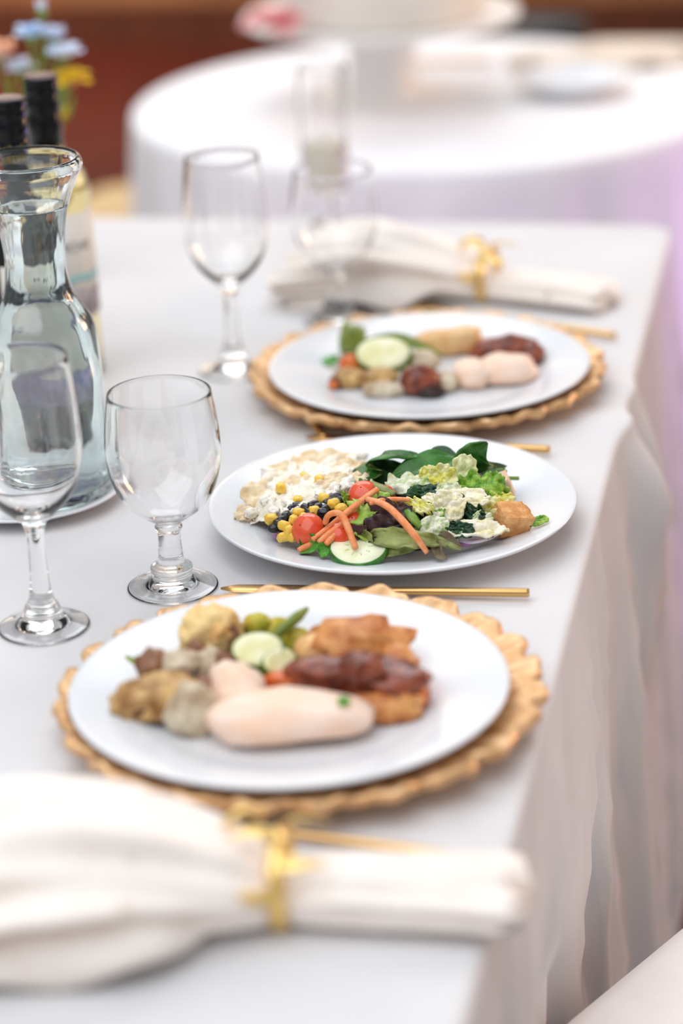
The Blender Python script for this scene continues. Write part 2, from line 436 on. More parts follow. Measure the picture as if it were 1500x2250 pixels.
tag(rect_cloth('beige_tablecloth', -.46, 1.3, 3.835, BY, .03, T-.04, T-.04, 5.1, M['beige'], step=.02, foldamp=.012, flare=.01),
    'beige cloth on the straight-edged table at upper right, beyond the round table', 'tablecloth')

# ------------------------------------------------------------------ chargers and plates
def plate_prof(R):
    k = R/.15
    outer = [(0, .0035), (.078*k, .0035), (.082*k, 0), (.087*k, 0), (.091*k, .004), (.105*k, .0095), (.13*k, .0165), (.1488*k, .0212)]
    rim = [(.1499*k, .0222), (.15*k, .0234), (.1492*k, .0241)]
    inner = [(.146*k, .0238), (.125*k, .0192), (.110*k, .0150), (.102*k, .0118), (.095*k, .0092), (.085*k, .0078), (.06*k, .0070), (0, .0070)]
    return outer+rim+inner
def plate(name, label, loc, R=.15, group='white dinner plates'):
    V, Fc = lathe(plate_prof(R), 128)
    return tag(mk(name, V, Fc, M['china'], loc=loc), label, 'plate', group)

def charger(label, loc, rz, n=360):
    def shape(a, t):
        lob = abs(sin(12*a+.5*sin(3*a)))**.55
        r = .1555+.0115*lob+.0016*sin(37*a+1)
        return r
    V, Fc = [], []
    ts = [0, .35, .6, .63, .68, .74, .80, .86, .92, .96, .985, 1]
    def top(t, a):
        R = shape(a, t); r = .158*t if t < .7 else .158*.7+(R-.158*.7)*((t-.7)/.3)
        q = max(0, (t-.62)/.38)
        z = .007+.0195*q**1.25
        rip = q*(1-.3*q)
        z += rip*(.0012*sin(48*a+6*q)+.0010*sin(29*a-9*q)) - .004*q*(1-abs(sin(12*a+.5*sin(3*a)))**.55)
        return r, z
    for t in ts:
        for k in range(n):
            a = 2*pi*k/n; r, z = top(t, a); V.append((r*cos(a), r*sin(a), z))
    for q in (.25, .5, .75):                       # rolled lip
        for k in range(n):
            a = 2*pi*k/n; r, z = top(1, a); r += .0022*sin(pi*q); V.append((r*cos(a), r*sin(a), z-.0085*q))
    for t, dr, th in ((1, 0, .0085), (.97, -.001, .0080), (.92, -.003, .006), (.86, -.004, .0055), (.78, -.004, .0055), (.70, 0, .0058), (.66, 0, .0060), (.60, 0, .0064), (.35, 0, .0064), (0, 0, .0064)):
        for k in range(n):
            a = 2*pi*k/n; r, z = top(t, a); r = max(0, r+dr); V.append((r*cos(a), r*sin(a), max(.0006, z-th)))
    nr = len(V)//n
    for i in range(nr-1):
        for k in range(n): Fc.append((i*n+k, i*n+(k+1) % n, (i+1)*n+(k+1) % n, (i+1)*n+k))
    o = mk('charger_plate', V, Fc, M['gold'], loc=loc, rot=(0, 0, rz))
    return tag(o, label, 'charger', 'gold scalloped chargers')
c1 = at(660, 1530, .016); c1.z = T
c3 = at(937, 820, .016); c3.z = T
charger('gold scalloped charger under the nearest plate of chicken', c1, .2)
charger('gold scalloped charger under the farthest plate of food', c3, .95)
P1 = Vector((-.3509, 1.4237, T+.0085)); P2 = Vector((-.3429, 1.7753, T+.0006)); P3 = Vector((-.3651, 2.0944, T+.0085))
plate('dinner_plate', 'white plate of chicken and roast vegetables on nearest gold charger', P1)
plate('dinner_plate', 'white plate heaped with salad, directly on the cloth', P2)
plate('dinner_plate', 'white plate on the farthest gold charger, chicken at its right', P3)
pc = at(57, 1070, .010); pc.z = T
V, Fc = lathe([(0, .002), (.050, .002), (.052, 0), (.056, 0), (.060, .003), (.075, .007), (.0842, .0112), (.085, .0122), (.0842, .0130), (.074, .0098), (.068, .0076), (.064, .0070), (.05, .0068), (0, .0068)], 96)
tag(mk('side_plate', V, Fc, M['china'], loc=pc+Vector((0, 0, .0006))), 'small white plate under the water carafe at left', 'plate')

# ------------------------------------------------------------------ glassware
def rimarc(ro, ri, z, n=8):
    c, h = (ro+ri)/2, (ro-ri)/2
    return [(c+h*cos(pi*k/n), z+h*sin(pi*k/n)) for k in range(1, n)]
def goblet(label, p, rz=0):
    out = [(0, .0032), (.020, .0028), (.030, .0014), (.0335, .0003), (.0350, .0010), (.0345, .0024), (.024, .0055), (.0165, .009), (.0152, .012), (.0165, .0155), (.0160, .0190), (.0115, .0215),
           (.0102, .024), (.0094, .032), (.0088, .042), (.0092, .048), (.0108, .0515), (.0095, .0545), (.0165, .060), (.0285, .069), (.0368, .081), (.0420, .096), (.0441, .112), (.0436, .128), (.0416, .146), (.0394, .1605)]
    inn = [(.0380, .1605), (.0402, .146), (.0422, .128), (.0427, .112), (.0406, .097), (.0352, .083), (.0272, .0708), (.0155, .0620), (.006, .0590), (0, .0586)]
    prof = smoothp(out, 80)+rimarc(.0394, .0380, .1605)+smoothp(inn, 36)
    V, Fc = lathe(prof, 96)
    return tag(mk('water_goblet', V, Fc, M['glass'], loc=p), label, 'glass', 'clear glassware')
def wineglass(label, p):
    out = [(0, .0032), (.018, .0028), (.028, .0014), (.0325, .0003), (.0343, .0010), (.0335, .0022), (.022, .006), (.0150, .011), (.0142, .015), (.0128, .019), (.0098, .024), (.0076, .036), (.0064, .055), (.0062, .07), (.0075, .081), (.0105, .0875), (.018, .094), (.029, .106), (.037, .122), (.0403, .142), (.0400, .162), (.0380, .188), (.0352, .214)]
    inn = [(.0340, .214), (.0370, .188), (.0390, .162), (.0393, .142), (.0359, .1225), (.0275, .108), (.016, .0975), (.006, .0945), (0, .094)]
    prof = smoothp(out, 80)+rimarc(.0352, .0340, .214)+smoothp(inn, 36)
    V, Fc = lathe(prof, 96)
    return tag(mk('wine_glass', V, Fc, M['glass'], loc=p), label, 'glass', 'clear glassware')
goblet('short-stemmed clear goblet between the water carafe and nearest plate', at(380, 1290, 0))
goblet('blurred clear goblet standing behind the farthest plate, in front of napkin', at(744, 706, 0))
wineglass('tall clear wine glass at the left edge, in front of carafe', at(97, 1378, 0))
wineglass('tall clear wine glass, blurred, left of the farthest plate', at(515, 815, 0))

# carafe with water
cpos = at(124, 1079, .0078)
prz = [(0, .0030), (.040, .0030), (.044, 0), (.0475, .003), (.0485, .010), (.0480, .028), (.0462, .066), (.0470, .095), (.0468, .116), (.0440, .147), (.0360, .163), (.0292, .176), (.0256, .196), (.0252, .212), (.0280, .238), (.0322, .254), (.0400, .272), (.0438, .279), (.0448, .283), (.0440, .2875), (.0420, .289)]
inz = [(.0405, .289), (.0403, .2865), (.0398, .281), (.0365, .272), (.0298, .254), (.0255, .238), (.0226, .212), (.0230, .196), (.0264, .177), (.0330, .164), (.0410, .148), (.0438, .116), (.0440, .095), (.0432, .066), (.0450, .028), (.0445, .014), (.040, .0095), (.020, .0085), (0, .0085)]
def wavy(r, z, a, i):
    k = min(1, r/.02)
    d = .0005*noise.noise(Vector((cos(a)*3.2, sin(a)*3.2, z*16+i*.01)))+.00022*noise.noise(Vector((cos(a)*9, sin(a)*9, z*30)))
    if z < .03: d += .0008*noise.noise(Vector((cos(a)*14, sin(a)*14, z*260)))
    return r+d*k, z
so, si = smoothp(prz, 90), smoothp(inz, 80)
V, Fc = lathe(so+rimarc(.0420, .0405, .289, 5)+si, 120, wavy)
tag(mk('water_carafe', V, Fc, M['carafe'], loc=cpos), 'clear glass carafe of water with flared lip at left edge', 'carafe')
zw = .250
wp = [(0, .0082)]+[(r+.0004, z-.0002) for r, z in reversed(si) if r > .003 and z < zw]
rr = wp[-1][0]
wp += [(rr+.0003, zw+.0012), (rr-.001, zw+.0003), (rr-.004, zw), (0, zw)]
V, Fc = lathe(wp, 120, lambda r, z, a, i: wavy(r, z, a, i) if z < zw-.004 else (r, z))
tag(mk('carafe_water', V, Fc, M['water'], loc=cpos), 'clear water filling the glass carafe up to its neck', 'water')

# ------------------------------------------------------------------ wine bottles
def wraptext(txt, size, r, ang0, z, parent, material, name='lettering', ext=.0002):
    cu = bpy.data.curves.new('txt', 'FONT'); cu.body = txt; cu.size = size; cu.extrude = ext; cu.space_character = 1.1
    o = bpy.data.objects.new('txt', cu); COL.objects.link(o)
    me = bpy.data.meshes.new_from_object(o.evaluated_get(bpy.context.evaluated_depsgraph_get()))
    bpy.data.objects.remove(o)
    V = []
    for v in me.vertices:
        a = ang0+v.co.x/r; rr = r+v.co.z
        V.append((rr*cos(a), rr*sin(a), z+v.co.y))
    Fc = [tuple(p.vertices) for p in me.polygons]
    bpy.data.meshes.remove(me)
    return mk(name, V, Fc, material, parent, smooth=False)
def band(r, z0, z1, a0, a1, th, n=40, wave=0):
    V, Fc = [], []
    for k in range(n+1):
        a = a0+(a1-a0)*k/n; dz = wave*sin(k*.5)
        for rr, z in ((r, z0+dz), (r+th, z0+dz), (r+th, z1+dz), (r, z1+dz)): V.append((rr*cos(a), rr*sin(a), z))
    for k in range(n):
        for j in range(4): Fc.append((k*4+j, k*4+(j+1) % 4, (k+1)*4+(j+1) % 4, (k+1)*4+j))
    Fc += [(0, 1, 2, 3), tuple(n*4+j for j in range(4))]
    return V, Fc
def bottle(label, p, H, glassmat, labmat, capl):
    b = empty('wine_bottle', p, label, 'bottle', 'wine bottles')
    body = [(0, .004), (.030, .004), (.0345, 0), (.0370, .004), (.0375, .012), (.0375, H*.60), (.0368, H*.635), (.032, H*.69), (.022, H*.735), (.0165, H*.77), (.0150, H*.82), (.0146, H-.002), (0, H-.002)]
    V, Fc = lathe(smoothp(body[:-1], 90)+[(0, H-.002)], 64); mk('glass_body', V, Fc, glassmat, b)
    z0 = H-capl
    cp = [(.0154, z0), (.0164, z0), (.0164, H-.036), (.0160, H-.0355), (.0160, H-.034), (.0164, H-.0335), (.0164, H-.018), (.0160, H-.0175), (.0160, H-.0162), (.0164, H-.0157), (.0164, H-.008), (.0161, H-.0075), (.0161, H-.0066), (.0164, H-.006), (.0164, H-.002), (.0158, H-.0004), (.0140, H)]
    V, Fc = lathe(cp, 64); c = mk('screw_cap', V, Fc, M['cap'], b)
    V, Fc = lathe([(0, H+.0004), (.0138, H+.0004), (.0146, H-.0004)], 48); mk('cap_disc', V, Fc, M['capt'], c)
    return b, c
b2 = aty(88, 167, 2.13); b2.z = T
bot2, cap2 = bottle('clear bottle of pale white wine with black cap and teal-striped label', b2, .293, M['wine'], M['label'], .066)
af = math.atan2(-b2.y, -b2.x)          # towards the camera
V, Fc = band(.0376, .062, .166, af-1.9, af+1.9, .0004, 60); lb = mk('paper_label', V, Fc, M['label'], bot2)
wraptext('MCHE', .0125, .0381, af+.05, .130, lb, M['ink'])
V, Fc = band(.0381, .099, .106, af-.2, af+1.75, .0002, 40, .0012); mk('teal_stripe', V, Fc, M['teal'], lb)
V, Fc = band(.0381, .064, .090, af-.2, af+1.85, .0002, 40, .001); mk('grey_print', V, Fc, M['greyink'], lb)
b1 = aty(14, 213, 1.955); b1.z = T
bot1, cap1 = bottle('dark green wine bottle with cream label, behind the water carafe', b1, .3115, M['darkglass'], M['label2'], .050)
af = math.atan2(-b1.y, -b1.x)
V, Fc = band(.0376, .075, .170, af-.55, af+1.5, .0004, 50); lb = mk('paper_label', V, Fc, M['label2'], bot1)
wraptext('MIM', .012, .0381, af-.25, .140, lb, M['ink'])
V, Fc = band(.0376, .048, .0745, af-.45, af+1.5, .0004, 50); mk('back_label', V, Fc, mat('violet_label', (88, 78, 116), (112, 102, 142), rough=.7, scale=60), bot1)
V, Fc = [], []
for k in range(9):
    a = af-1.0+.22*k; v_, f_ = band(.0166, .2665, .2665+.005+.002*sin(2.1*k), a, a+.10, .0002, 3)
    Fc += [tuple(q+len(V) for q in f) for f in f_]; V += v_
tag(mk('gold_print', V, Fc, M['goldink'], cap1, smooth=False), kind='stuff')

# ------------------------------------------------------------------ cutlery
def cutlery(name, label, cat, a, b, kind='knife'):
    a, b = Vector(a), Vector(b)     # a: handle end, b: working end
    d = (b-a); L = d.length; d.normalize(); s = Vector((-d.y, d.x, 0)); V, Fc = [], []
    if kind == 'knife': ks = [(0, .0032, .0030), (.01, .0038, .0034), (.35, .0032, .0032), (.52, .0030, .0030), (.56, .0065, .0012), (.8, .0085, .0011), (.95, .0075, .001), (1, .002, .0008)]
    elif kind == 'fork': ks = [(0, .0034, .0030), (.02, .0042, .0032), (.4, .0028, .0028), (.66, .0026, .0026), (.74, .008, .0014), (.82, .0105, .0012), (.84, .0105, .0012)]
    else: ks = [(0, .0034, .0030), (.02, .0042, .0032), (.4, .0028, .0028), (.7, .0028, .0026), (.78, .011, .0014), (.88, .017, .0014), (.96, .013, .0013), (1, .004, .001)]
    for t, wd, h in ks:
        c = d*(t*L)
        for k in range(8):
            q = 2*pi*k/8+pi/8
            V.append(c+s*(wd*cos(q))+Vector((0, 0, h*sin(q)+.0036)))
    for i in range(len(ks)-1):
        for k in range(8): Fc.append((i*8+k, i*8+(k+1) % 8, (i+1)*8+(k+1) % 8, (i+1)*8+k))
    Fc += [tuple(range(8)), tuple((len(ks)-1)*8+k for k in range(8))]
    o = mk(name, V, Fc, M['goldm'], loc=a)
    tag(o, label, cat, 'gold cutlery')
    if kind == 'fork':
        for j in range(4):
            off = s*(-.0084+.0056*j)
            V, Fc = tube([d*(.835*L)+off+Vector((0, 0, .0036)), d*(.92*L)+off+Vector((0, 0, .0028)), d*L+off+Vector((0, 0, .0048))], [.0014, .0013, .0007], 6, 8)
            mk('tine', V, Fc, M['goldm'], o)
    return o
cutlery('butter_knife', 'gold knife behind the nearest charger, handle pointing right', 'knife', at(1163, 1312, .003), at(486, 1302, .003))
cutlery('butter_knife', 'gold knife between the salad plate and the farthest charger', 'knife', at(1208, 996, .003), at(672, 968, .003))
cutlery('dinner_fork', 'gold fork lying just behind the nearest napkin', 'fork', at(1010, 1893, .003), at(330, 1800, .003), 'fork')
cutlery('dinner_fork', 'gold fork behind the farthest charger, handle end at right', 'fork', at(1352, 744, .003), at(860, 672, .003), 'fork')
cutlery('dessert_spoon', 'gold spoon handle slanting out from under farthest charger', 'spoon', at(712, 970, .003), at(560, 862, .003)+Vector((.03, 0, 0)), 'spoon')

# ------------------------------------------------------------------ napkins
def napkin(label, ring_p, dirv, tail, fan, seed, hs=1.0):
    """gathered cloth napkin through a ring: local x runs along the napkin, tail at +x"""
    dirv = Vector(dirv).normalized(); rz = math.atan2(dirv.y, dirv.x)
    n = empty('napkin', ring_p, label, 'napkin', 'cream napkins', (0, 0, rz))
    V, Fc = [], []; nu, ns = 60, 96
    for i in range(nu+1):
        x = -fan+(fan+tail)*i/nu
        if x < 0:
            q = -x/fan; wd = .027+.070*q**.75; h = .025+.030*sin(pi*min(1, q*.9))**.8-.008*q
            am = .010*min(1, q*2.2)
        else:
            q = x/tail; wd = .027+.012*q; h = .025+.002*sin(pi*q)-.006*q; am = .0025*min(1, q*3)
        pinch = 1-.12*math.exp(-(x/.014)**2)
        wd *= pinch; h *= pinch*hs
        endk = 1
        if x > tail*.93: endk = sqrt(max(.02, 1-((x-tail*.93)/(tail*.07))**2))
        if x < -fan*.9: endk = sqrt(max(.05, 1-((-x-fan*.9)/(fan*.1))**2))
        for k in range(ns):
            a = 2*pi*k/ns
            ca, sa = cos(a), sin(a)
            fold = am*(sin(7*a+seed+x*9)+.6*sin(12*a+2*seed-x*14)+.8*noise.noise(Vector((ca*2, sa*2, x*16+seed))))
            fold += .0012*noise.noise(Vector((ca*5, sa*5, x*40)))
            y = ca*(wd*endk+fold*.9); z = h*endk*(sa if sa > 0 else sa*.9)+fold*.55*(.4+.6*max(0, sa))
            V.append((x+(.012*noise.noise(Vector((ca*2, sa*2, seed))) if abs(x) > .6*min(fan, tail) else 0), y, max(.0006, z+h*.9)))
    for i in range(nu):
        for k in range(ns): Fc.append((i*ns+k, i*ns+(k+1) % ns, (i+1)*ns+(k+1) % ns, (i+1)*ns+k))
    Fc += [tuple(range(ns)), tuple(nu*ns+k for k in range(ns))]
    mk('gathered_cloth', V, Fc, M['napkin'], n)
    # a loose flap of the open fan, lying over its front
    P = [(-.03, -.012, .044*hs), (-fan*.45, -.05, .040), (-fan*.9, -.075, .012)]
    Vv, Ff = leafmesh(P, .045, up=(0, -.4, 1), cup=-.35, ruf=.006, rf=2, seed=seed, shape=.8, basew=.3, tipw=.7)
    for v in Vv: v.z = max(v.z, .002)
    solid(mk('folded_flap', Vv, Ff, M['napkin'], n, fix=False), .001)
    return n, rz
def napkin_ring(label, p, rz, rx=.030, rzz=.029):
    r = empty('napkin_ring', p, label, 'napkin ring', 'gold napkin rings', (0, 0, rz))
    zc = .0245
    V, Fc = [], []; n, m = 64, 8
    for k in range(n):
        a = 2*pi*k/n; wob = .0012*sin(12*a)
        for j in range(m):
            b = 2*pi*j/m; rad = .0022
            rr = 1+ (rad*cos(b))/rx
            V.append((.0055*sin(b)+wob, rx*rr*cos(a), max(.0005, zc+rzz*rr*sin(a))))
    for k in range(n):
        for j in range(m): Fc.append((k*m+j, k*m+(j+1) % m, ((k+1) % n)*m+(j+1) % m, ((k+1) % n)*m+j))
    mk('ring_band', V, Fc, M['ringgold'], r)
    # leaf sprigs on top of the band
    for j, (a, s) in enumerate(((1.2, 1), (1.75, -1), (2.35, 1), (2.9, -1))):
        c = Vector((0, rx*cos(a), zc+rzz*sin(a))); out = Vector((0, cos(a), sin(a)))
        P = [c+out*.002, c+out*.006+Vector((s*.012, 0, 0)), c+out*.004+Vector((s*.030, 0, 0))]
        Vv, Ff = leafmesh(P, .005, up=out, nu=10, nv=4, cup=.2)
        solid(mk('leaf_ornament', Vv, Ff, M['ringgold'], r, fix=False), .0012)
    V, Fc = [], []                                   # open scroll on the side of the fan
    P = [Vector((-.022+.012*cos(t), .020+.004*cos(t), zc+.022+.012*sin(t))) for t in [.6+.55*k for k in range(10)]]
    V, Fc = tube(P, .0026, 8, 30); mk('scroll_ornament', V, Fc, M['ringgold'], r)
    return r
rp = at(622, 2010, 0); tp = at(1150, 2010, 0)
n1, rz1 = napkin('cream napkin gathered in a gold ring, closest to the camera', rp, tp-rp, (tp-rp).length, .24, 1.1, .74)
napkin_ring('gold leafy ring around the napkin closest to the camera', rp, rz1)
rp2 = at(1072, 655, 0); tp2 = at(1345, 676, 0)
n2, rz2 = napkin('cream napkin gathered in a gold ring behind the farthest plate', rp2, tp2-rp2, (tp2-rp2).length, .22, 3.4, .66)
napkin_ring('gold leafy ring around the napkin behind the farthest plate', rp2, rz2)

# ------------------------------------------------------------------ candle holder
cp = at(722, 500, 0)
ch = empty('candle_holder', cp, 'clear footed glass cylinder holding a cream candle at the table end', 'candle holder')
foot = [(0, .0014), (.018, .0012), (.0262, .0002), (.0275, .0012), (.026, .0026), (.014, .0045), (.0085, .008), (.0075, .014), (.0075, .038), (.0085, .0435), (.013, .0465), (.0265, .0485), (.0285, .0495), (.0293, .051), (.0295, .053), (.0295, .056), (.0295, .12), (.0295, .186), (.0295, .1885), (.0292, .1895)]
inn = [(.0286, .1900), (.0280, .1895), (.0277, .1885), (.0277, .186), (.0277, .12), (.0277, .058), (.0277, .0555), (.0274, .0542), (.0262, .0536), (.02, .0535), (0, .0535)]
V, Fc = lathe(foot+inn, 56); mk('glass_shade', V, Fc, M['glass'], ch)
V, Fc = lathe([(0, 0), (.0245, 0), (.0255, .002), (.0255, .045), (.0245, .048), (.020, .0465), (0, .045)], 40)
cdl = tag(mk('pillar_candle', V, Fc, M['wax'], loc=cp+Vector((0, 0, .0537))), 'short cream pillar candle inside the footed glass cylinder', 'candle')
V, Fc = tube([(0, 0, .044), (.001, 0, .055)], .0009, 6, 6); mk('wick', V, Fc, M['char'], cdl)

# ------------------------------------------------------------------ flowers in a vase
vy = 2.42
vp = aty(70, 330, vy); vp.z = T
V, Fc = lathe(smoothp([(0, 0), (.026, 0), (.029, .004), (.030, .05), (.022, .10), (.014, .13), (.0165, .16)], 40)+smoothp([(.0148, .16), (.0125, .13), (.020, .10), (.028, .05), (.027, .008), (0, .006)], 30), 48)
tag(mk('bud_vase', V, Fc, M['glass'], loc=vp), 'clear glass bud vase of flowers standing behind the wine bottles', 'vase')
def petals(parent, c, n, L, wd, material, elev, seed, name='petal', twist=0):
    for k in range(n):
        a = 2*pi*k/n+seed; d = Vector((cos(a), sin(a), 0))
        e = elev+.25*sin(3*k+seed)
        P = [c, c+d*(L*.5*cos(e))+Vector((0, 0, L*.55*sin(e)+L*.1)), c+d*(L*cos(e))+Vector((0, 0, L*sin(e)))]
        V, Fc = leafmesh(P, wd, up=(-d*sin(e)*.9+Vector((0, 0, 1))), cup=.35, ruf=wd*.12, rf=2, seed=seed+k, nu=10, nv=6, shape=.7, tipw=.4)
        solid(mk(name, V, Fc, material, parent, fix=False), .0008)
def flower(name, label, cat, px, py, yy, material, n, L, wd, elev, seed, group, layers=1, core=None):
    h = aty(px, py, yy); base = vp+Vector((.004*sin(seed), .004*cos(seed), .02))
    f = empty(name, base, label, cat, group)
    rel = h-base
    V, Fc = tube([(0, 0, 0), (rel.x*.12, rel.y*.12, .13), (rel.x*.6, rel.y*.6, .13+(rel.z-.13)*.55), rel], .0018, 6, 18)
    mk('stem', V, Fc, M['stem'], f)
    for l in range(layers): petals(f, rel, n, L*(1-.22*l), wd*(1-.15*l), material, elev+.38*l, seed+l*.7)
    V, Fc = lumpmesh(.006, .006, .005, seed, sub=2)
    mk('flower_centre', local(V, -rel), Fc, core or M['stem'], f)
    P = [rel*.8, rel*.8+Vector((.006, 0, .014)), rel*.8+Vector((.010, 0, .030))]
    V, Fc = leafmesh(P, .004, nu=10, nv=4); solid(mk('leaf', V, Fc, M['stem'], f, fix=False), .0006)
    return f
G = 'flowers in the bud vase'
flower('blue_flower', 'powder-blue flower, topmost in the vase behind the bottles', 'flower', 68, 85, 2.40, M['blue'], 6, .020, .011, .5, 1, G, 2)
flower('blue_flower', 'pale blue flower upper right in the vase, left of round table', 'flower', 118, 88, 2.43, M['paleblue'], 6, .018, .010, .6, 2.2, G, 2)
flower('blue_flower', 'pale lilac-blue flower just above the yellow bloom', 'flower', 142, 128, 2.41, M['paleblue'], 6, .022, .012, .45, 3.1, G, 2)
flower('blue_flower', 'small pale blue flower peeking left of the taller bottle cap', 'flower', 42, 158, 2.44, M['paleblue'], 6, .019, .010, .5, 4.4, G, 2)
flower('yellow_flower', 'bright yellow flower right of the taller bottle cap', 'flower', 160, 178, 2.40, M['yellow'], 7, .021, .009, .15, 1.6, G, 2, M['orange'])
flower('yellow_flower', 'small yellow-green bud hanging beside the taller bottle cap', 'flower', 133, 235, 2.42, M['yellow'], 5, .014, .007, -.9, 2.6, G)
flower('peach_flower', 'peach flower cut by the left edge above the bottles', 'flower', -8, 130, 2.43, M['peach'], 7, .027, .016, .55, .4, G, 3)
flower('white_sprig', 'thin pale sprig rising highest above the blue flower', 'flower', 92, 28, 2.42, M['paleblue'], 4, .014, .004, 1.1, .9, G)

# ------------------------------------------------------------------ cake table in the background
sp = Vector((-.635, 3.33, T))
V, Fc = lathe(smoothp([(0, 0), (.075, 0), (.078, .003), (.06, .010), (.050, .025), (.048, .06), (.052, .095), (.08, .108), (.17, .112), (.193, .116)], 60)+[(.196, .121), (.193, .124), (.17, .120), (0, .119)], 72)
tag(mk('cake_stand', V, Fc, M['stand'], loc=sp), 'grey-white pedestal cake stand on the round table', 'cake stand')
V, Fc = lathe([(0, 0), (.140, 0), (.146, .006), (.146, .20), (.138, .212), (0, .213)], 72, lambda r, z, a, i: (r+.001*noise.noise(Vector((cos(a)*6, sin(a)*6, z*50))), z))
tag(mk('cake', V, Fc, M['cake'], loc=sp+Vector((0, 0, .120))), 'cream-iced round cake on the pedestal stand, cut by top edge', 'cake')
fr = aty(600, 34, 3.15)
rose = empty('pink_rose', fr-Vector((0, 0, .022)), 'pink rose lying at the left rim of the cake stand', 'flower')
for l in range(4): petals(rose, Vector((0, 0, .004)), 7-l, .046*(1-.2*l), .024*(1-.15*l), M['pink'], .25+.35*l, l*.6)
V, Fc = lumpmesh(.014, .014, .016, 3, sub=2); mk('rose_heart', [v+Vector((0, 0, .018)) for v in V], Fc, M['pink'], rose)
sv = at(1255, 205, 0)
V, Fc = lathe([(r, z*1.1) for r, z in plate_prof(.085)], 72)
tag(mk('dessert_plate', V, Fc, M['china'], loc=sv), 'blurred white dessert plate at the right of the round table', 'plate')
cutlery('cake_knife', 'gold cake knife lying on the round table behind the stand', 'knife', at(1080, 138, .003), at(765, 142, .003))
nb = at(1320, 145, 0)
V, Fc = patchmesh(.13, .05, 5, .012, frill=.006)
o = solid(mk('folded_napkin', [Vector((x, y, .014+max(-.01, z))) for x, y, z in V], Fc, M['beige'], loc=nb, rot=(0, 0, .15), fix=False), .006)
tag(o, 'beige folded napkin behind the dessert plate on round table', 'napkin')
bb = at(1195, 80, -.035)
V, Fc = lumpmesh(.075, .05, .022, 8, amp=.2, box=.7, flatbottom=.6)
o = mk('black_bag', [v+Vector((0, 0, .0145)) for v in V], Fc, M['black'], loc=Vector((bb.x, bb.y, T-.04)), rot=(0, 0, .1))
tag(o, 'low black bag on the beige table right of the cake', 'bag')

# ------------------------------------------------------------------ seats
def rsq(h, r, n=10):
    P = []
    for cx, cy, a0 in ((h-r, h-r, 0), (-h+r, h-r, pi/2), (-h+r, -h+r, pi), (h-r, -h+r, 3*pi/2)):
        for k in range(n+1):
            a = a0+pi/2*k/n; P.append((cx+r*cos(a), cy+r*sin(a)))
    return P
def cushion(h, r, z0, z1, crown=.012):
    V, Fc = [], []; rings = [(h-.03, z0), (h-.006, z0+.006), (h, z0+.02), (h, z1-.02), (h-.006, z1-.007), (h-.022, z1), (h-.08, z1+crown*.7), (h-.15, z1+crown)]
    for hh, z in rings:
        for x, y in rsq(hh, max(.01, r-(h-hh))): V.append((x, y, z))
    n = len(V)//len(rings)
    for i in range(len(rings)-1):
        for k in range(n): Fc.append((i*n+k, i*n+(k+1) % n, (i+1)*n+(k+1) % n, (i+1)*n+k))
    Fc += [tuple(range(n)), tuple((len(rings)-1)*n+k for k in range(n))]
    return V, Fc
def chair(name, label, cat, loc, rz, material, back=True, h=.215, top=.455):
    c = empty(name, loc, label, cat, None, (0, 0, rz))
    V, Fc = cushion(h, .11, top-.075, top-.012); mk('seat_cushion', V, Fc, material, c)
    V, Fc = cushion(h-.02, .10, top-.115, top-.074, 0); mk('seat_frame', V, Fc, M['chairwood'], c)
    for sx in (-1, 1):
        for sy in (-1, 1):
            V, Fc = tube([(sx*(h-.06), sy*(h-.06), top-.112), (sx*(h-.045), sy*(h-.045), 0)], [.019, .012], 10, 8); mk('leg', V, Fc, M['chairwood'], c)
    if back:
        V, Fc = [], []
        for i in range(11):
            for j in range(2):
                for k in range(13):
                    y = (k/12*2-1)*(h-.02); z = top+.07+.40*i/10
                    e = 1 if i < 8 else sqrt(max(.2, 1-((i-8)/2.6)**2))
                    V.append((-h-.01-.10*i/10+.03*(y/h)**2+(.035 if j else 0), y*e, z))
        def idx(i, j, k): return (i*2+j)*13+k
        for i in range(10):
            for k in range(12):
                Fc += [(idx(i, 0, k), idx(i+1, 0, k), idx(i+1, 0, k+1), idx(i, 0, k+1)), (idx(i, 1, k), idx(i, 1, k+1), idx(i+1, 1, k+1), idx(i+1, 1, k))]
            for k in (0, 12): Fc.append((idx(i, 0, k), idx(i, 1, k), idx(i+1, 1, k), idx(i+1, 0, k)))
        for i in (0, 10):
            for k in range(12): Fc.append((idx(i, 0, k), idx(i, 0, k+1), idx(i, 1, k+1), idx(i, 1, k)))
        mk('backrest', V, Fc, material, c)
        for s in (-1, 1):
            V, Fc = tube([(-h+.03, s*(h-.06), top-.1), (-h-.005, s*(h-.06), top+.09)], .012, 8, 8); mk('back_post', V, Fc, M['chairwood'], c)
    return c
ang = math.atan2(.47, -.88)
ec = Vector((-.125, 1.612, 0)); nrm = Vector((-.88, .47, 0)).normalized()
chair('dining_chair', 'white upholstered chair pulled up at the lower right of the table', 'chair', ec-nrm*.215, ang, M['seat'], True, .215, .482)
st = at(332, 466, -.30); chair('stool', 'cream cushioned stool at the left of the round table', 'stool', (st.x-.02, st.y+.12, 0), .3, M['cream'], False, .15, .45)
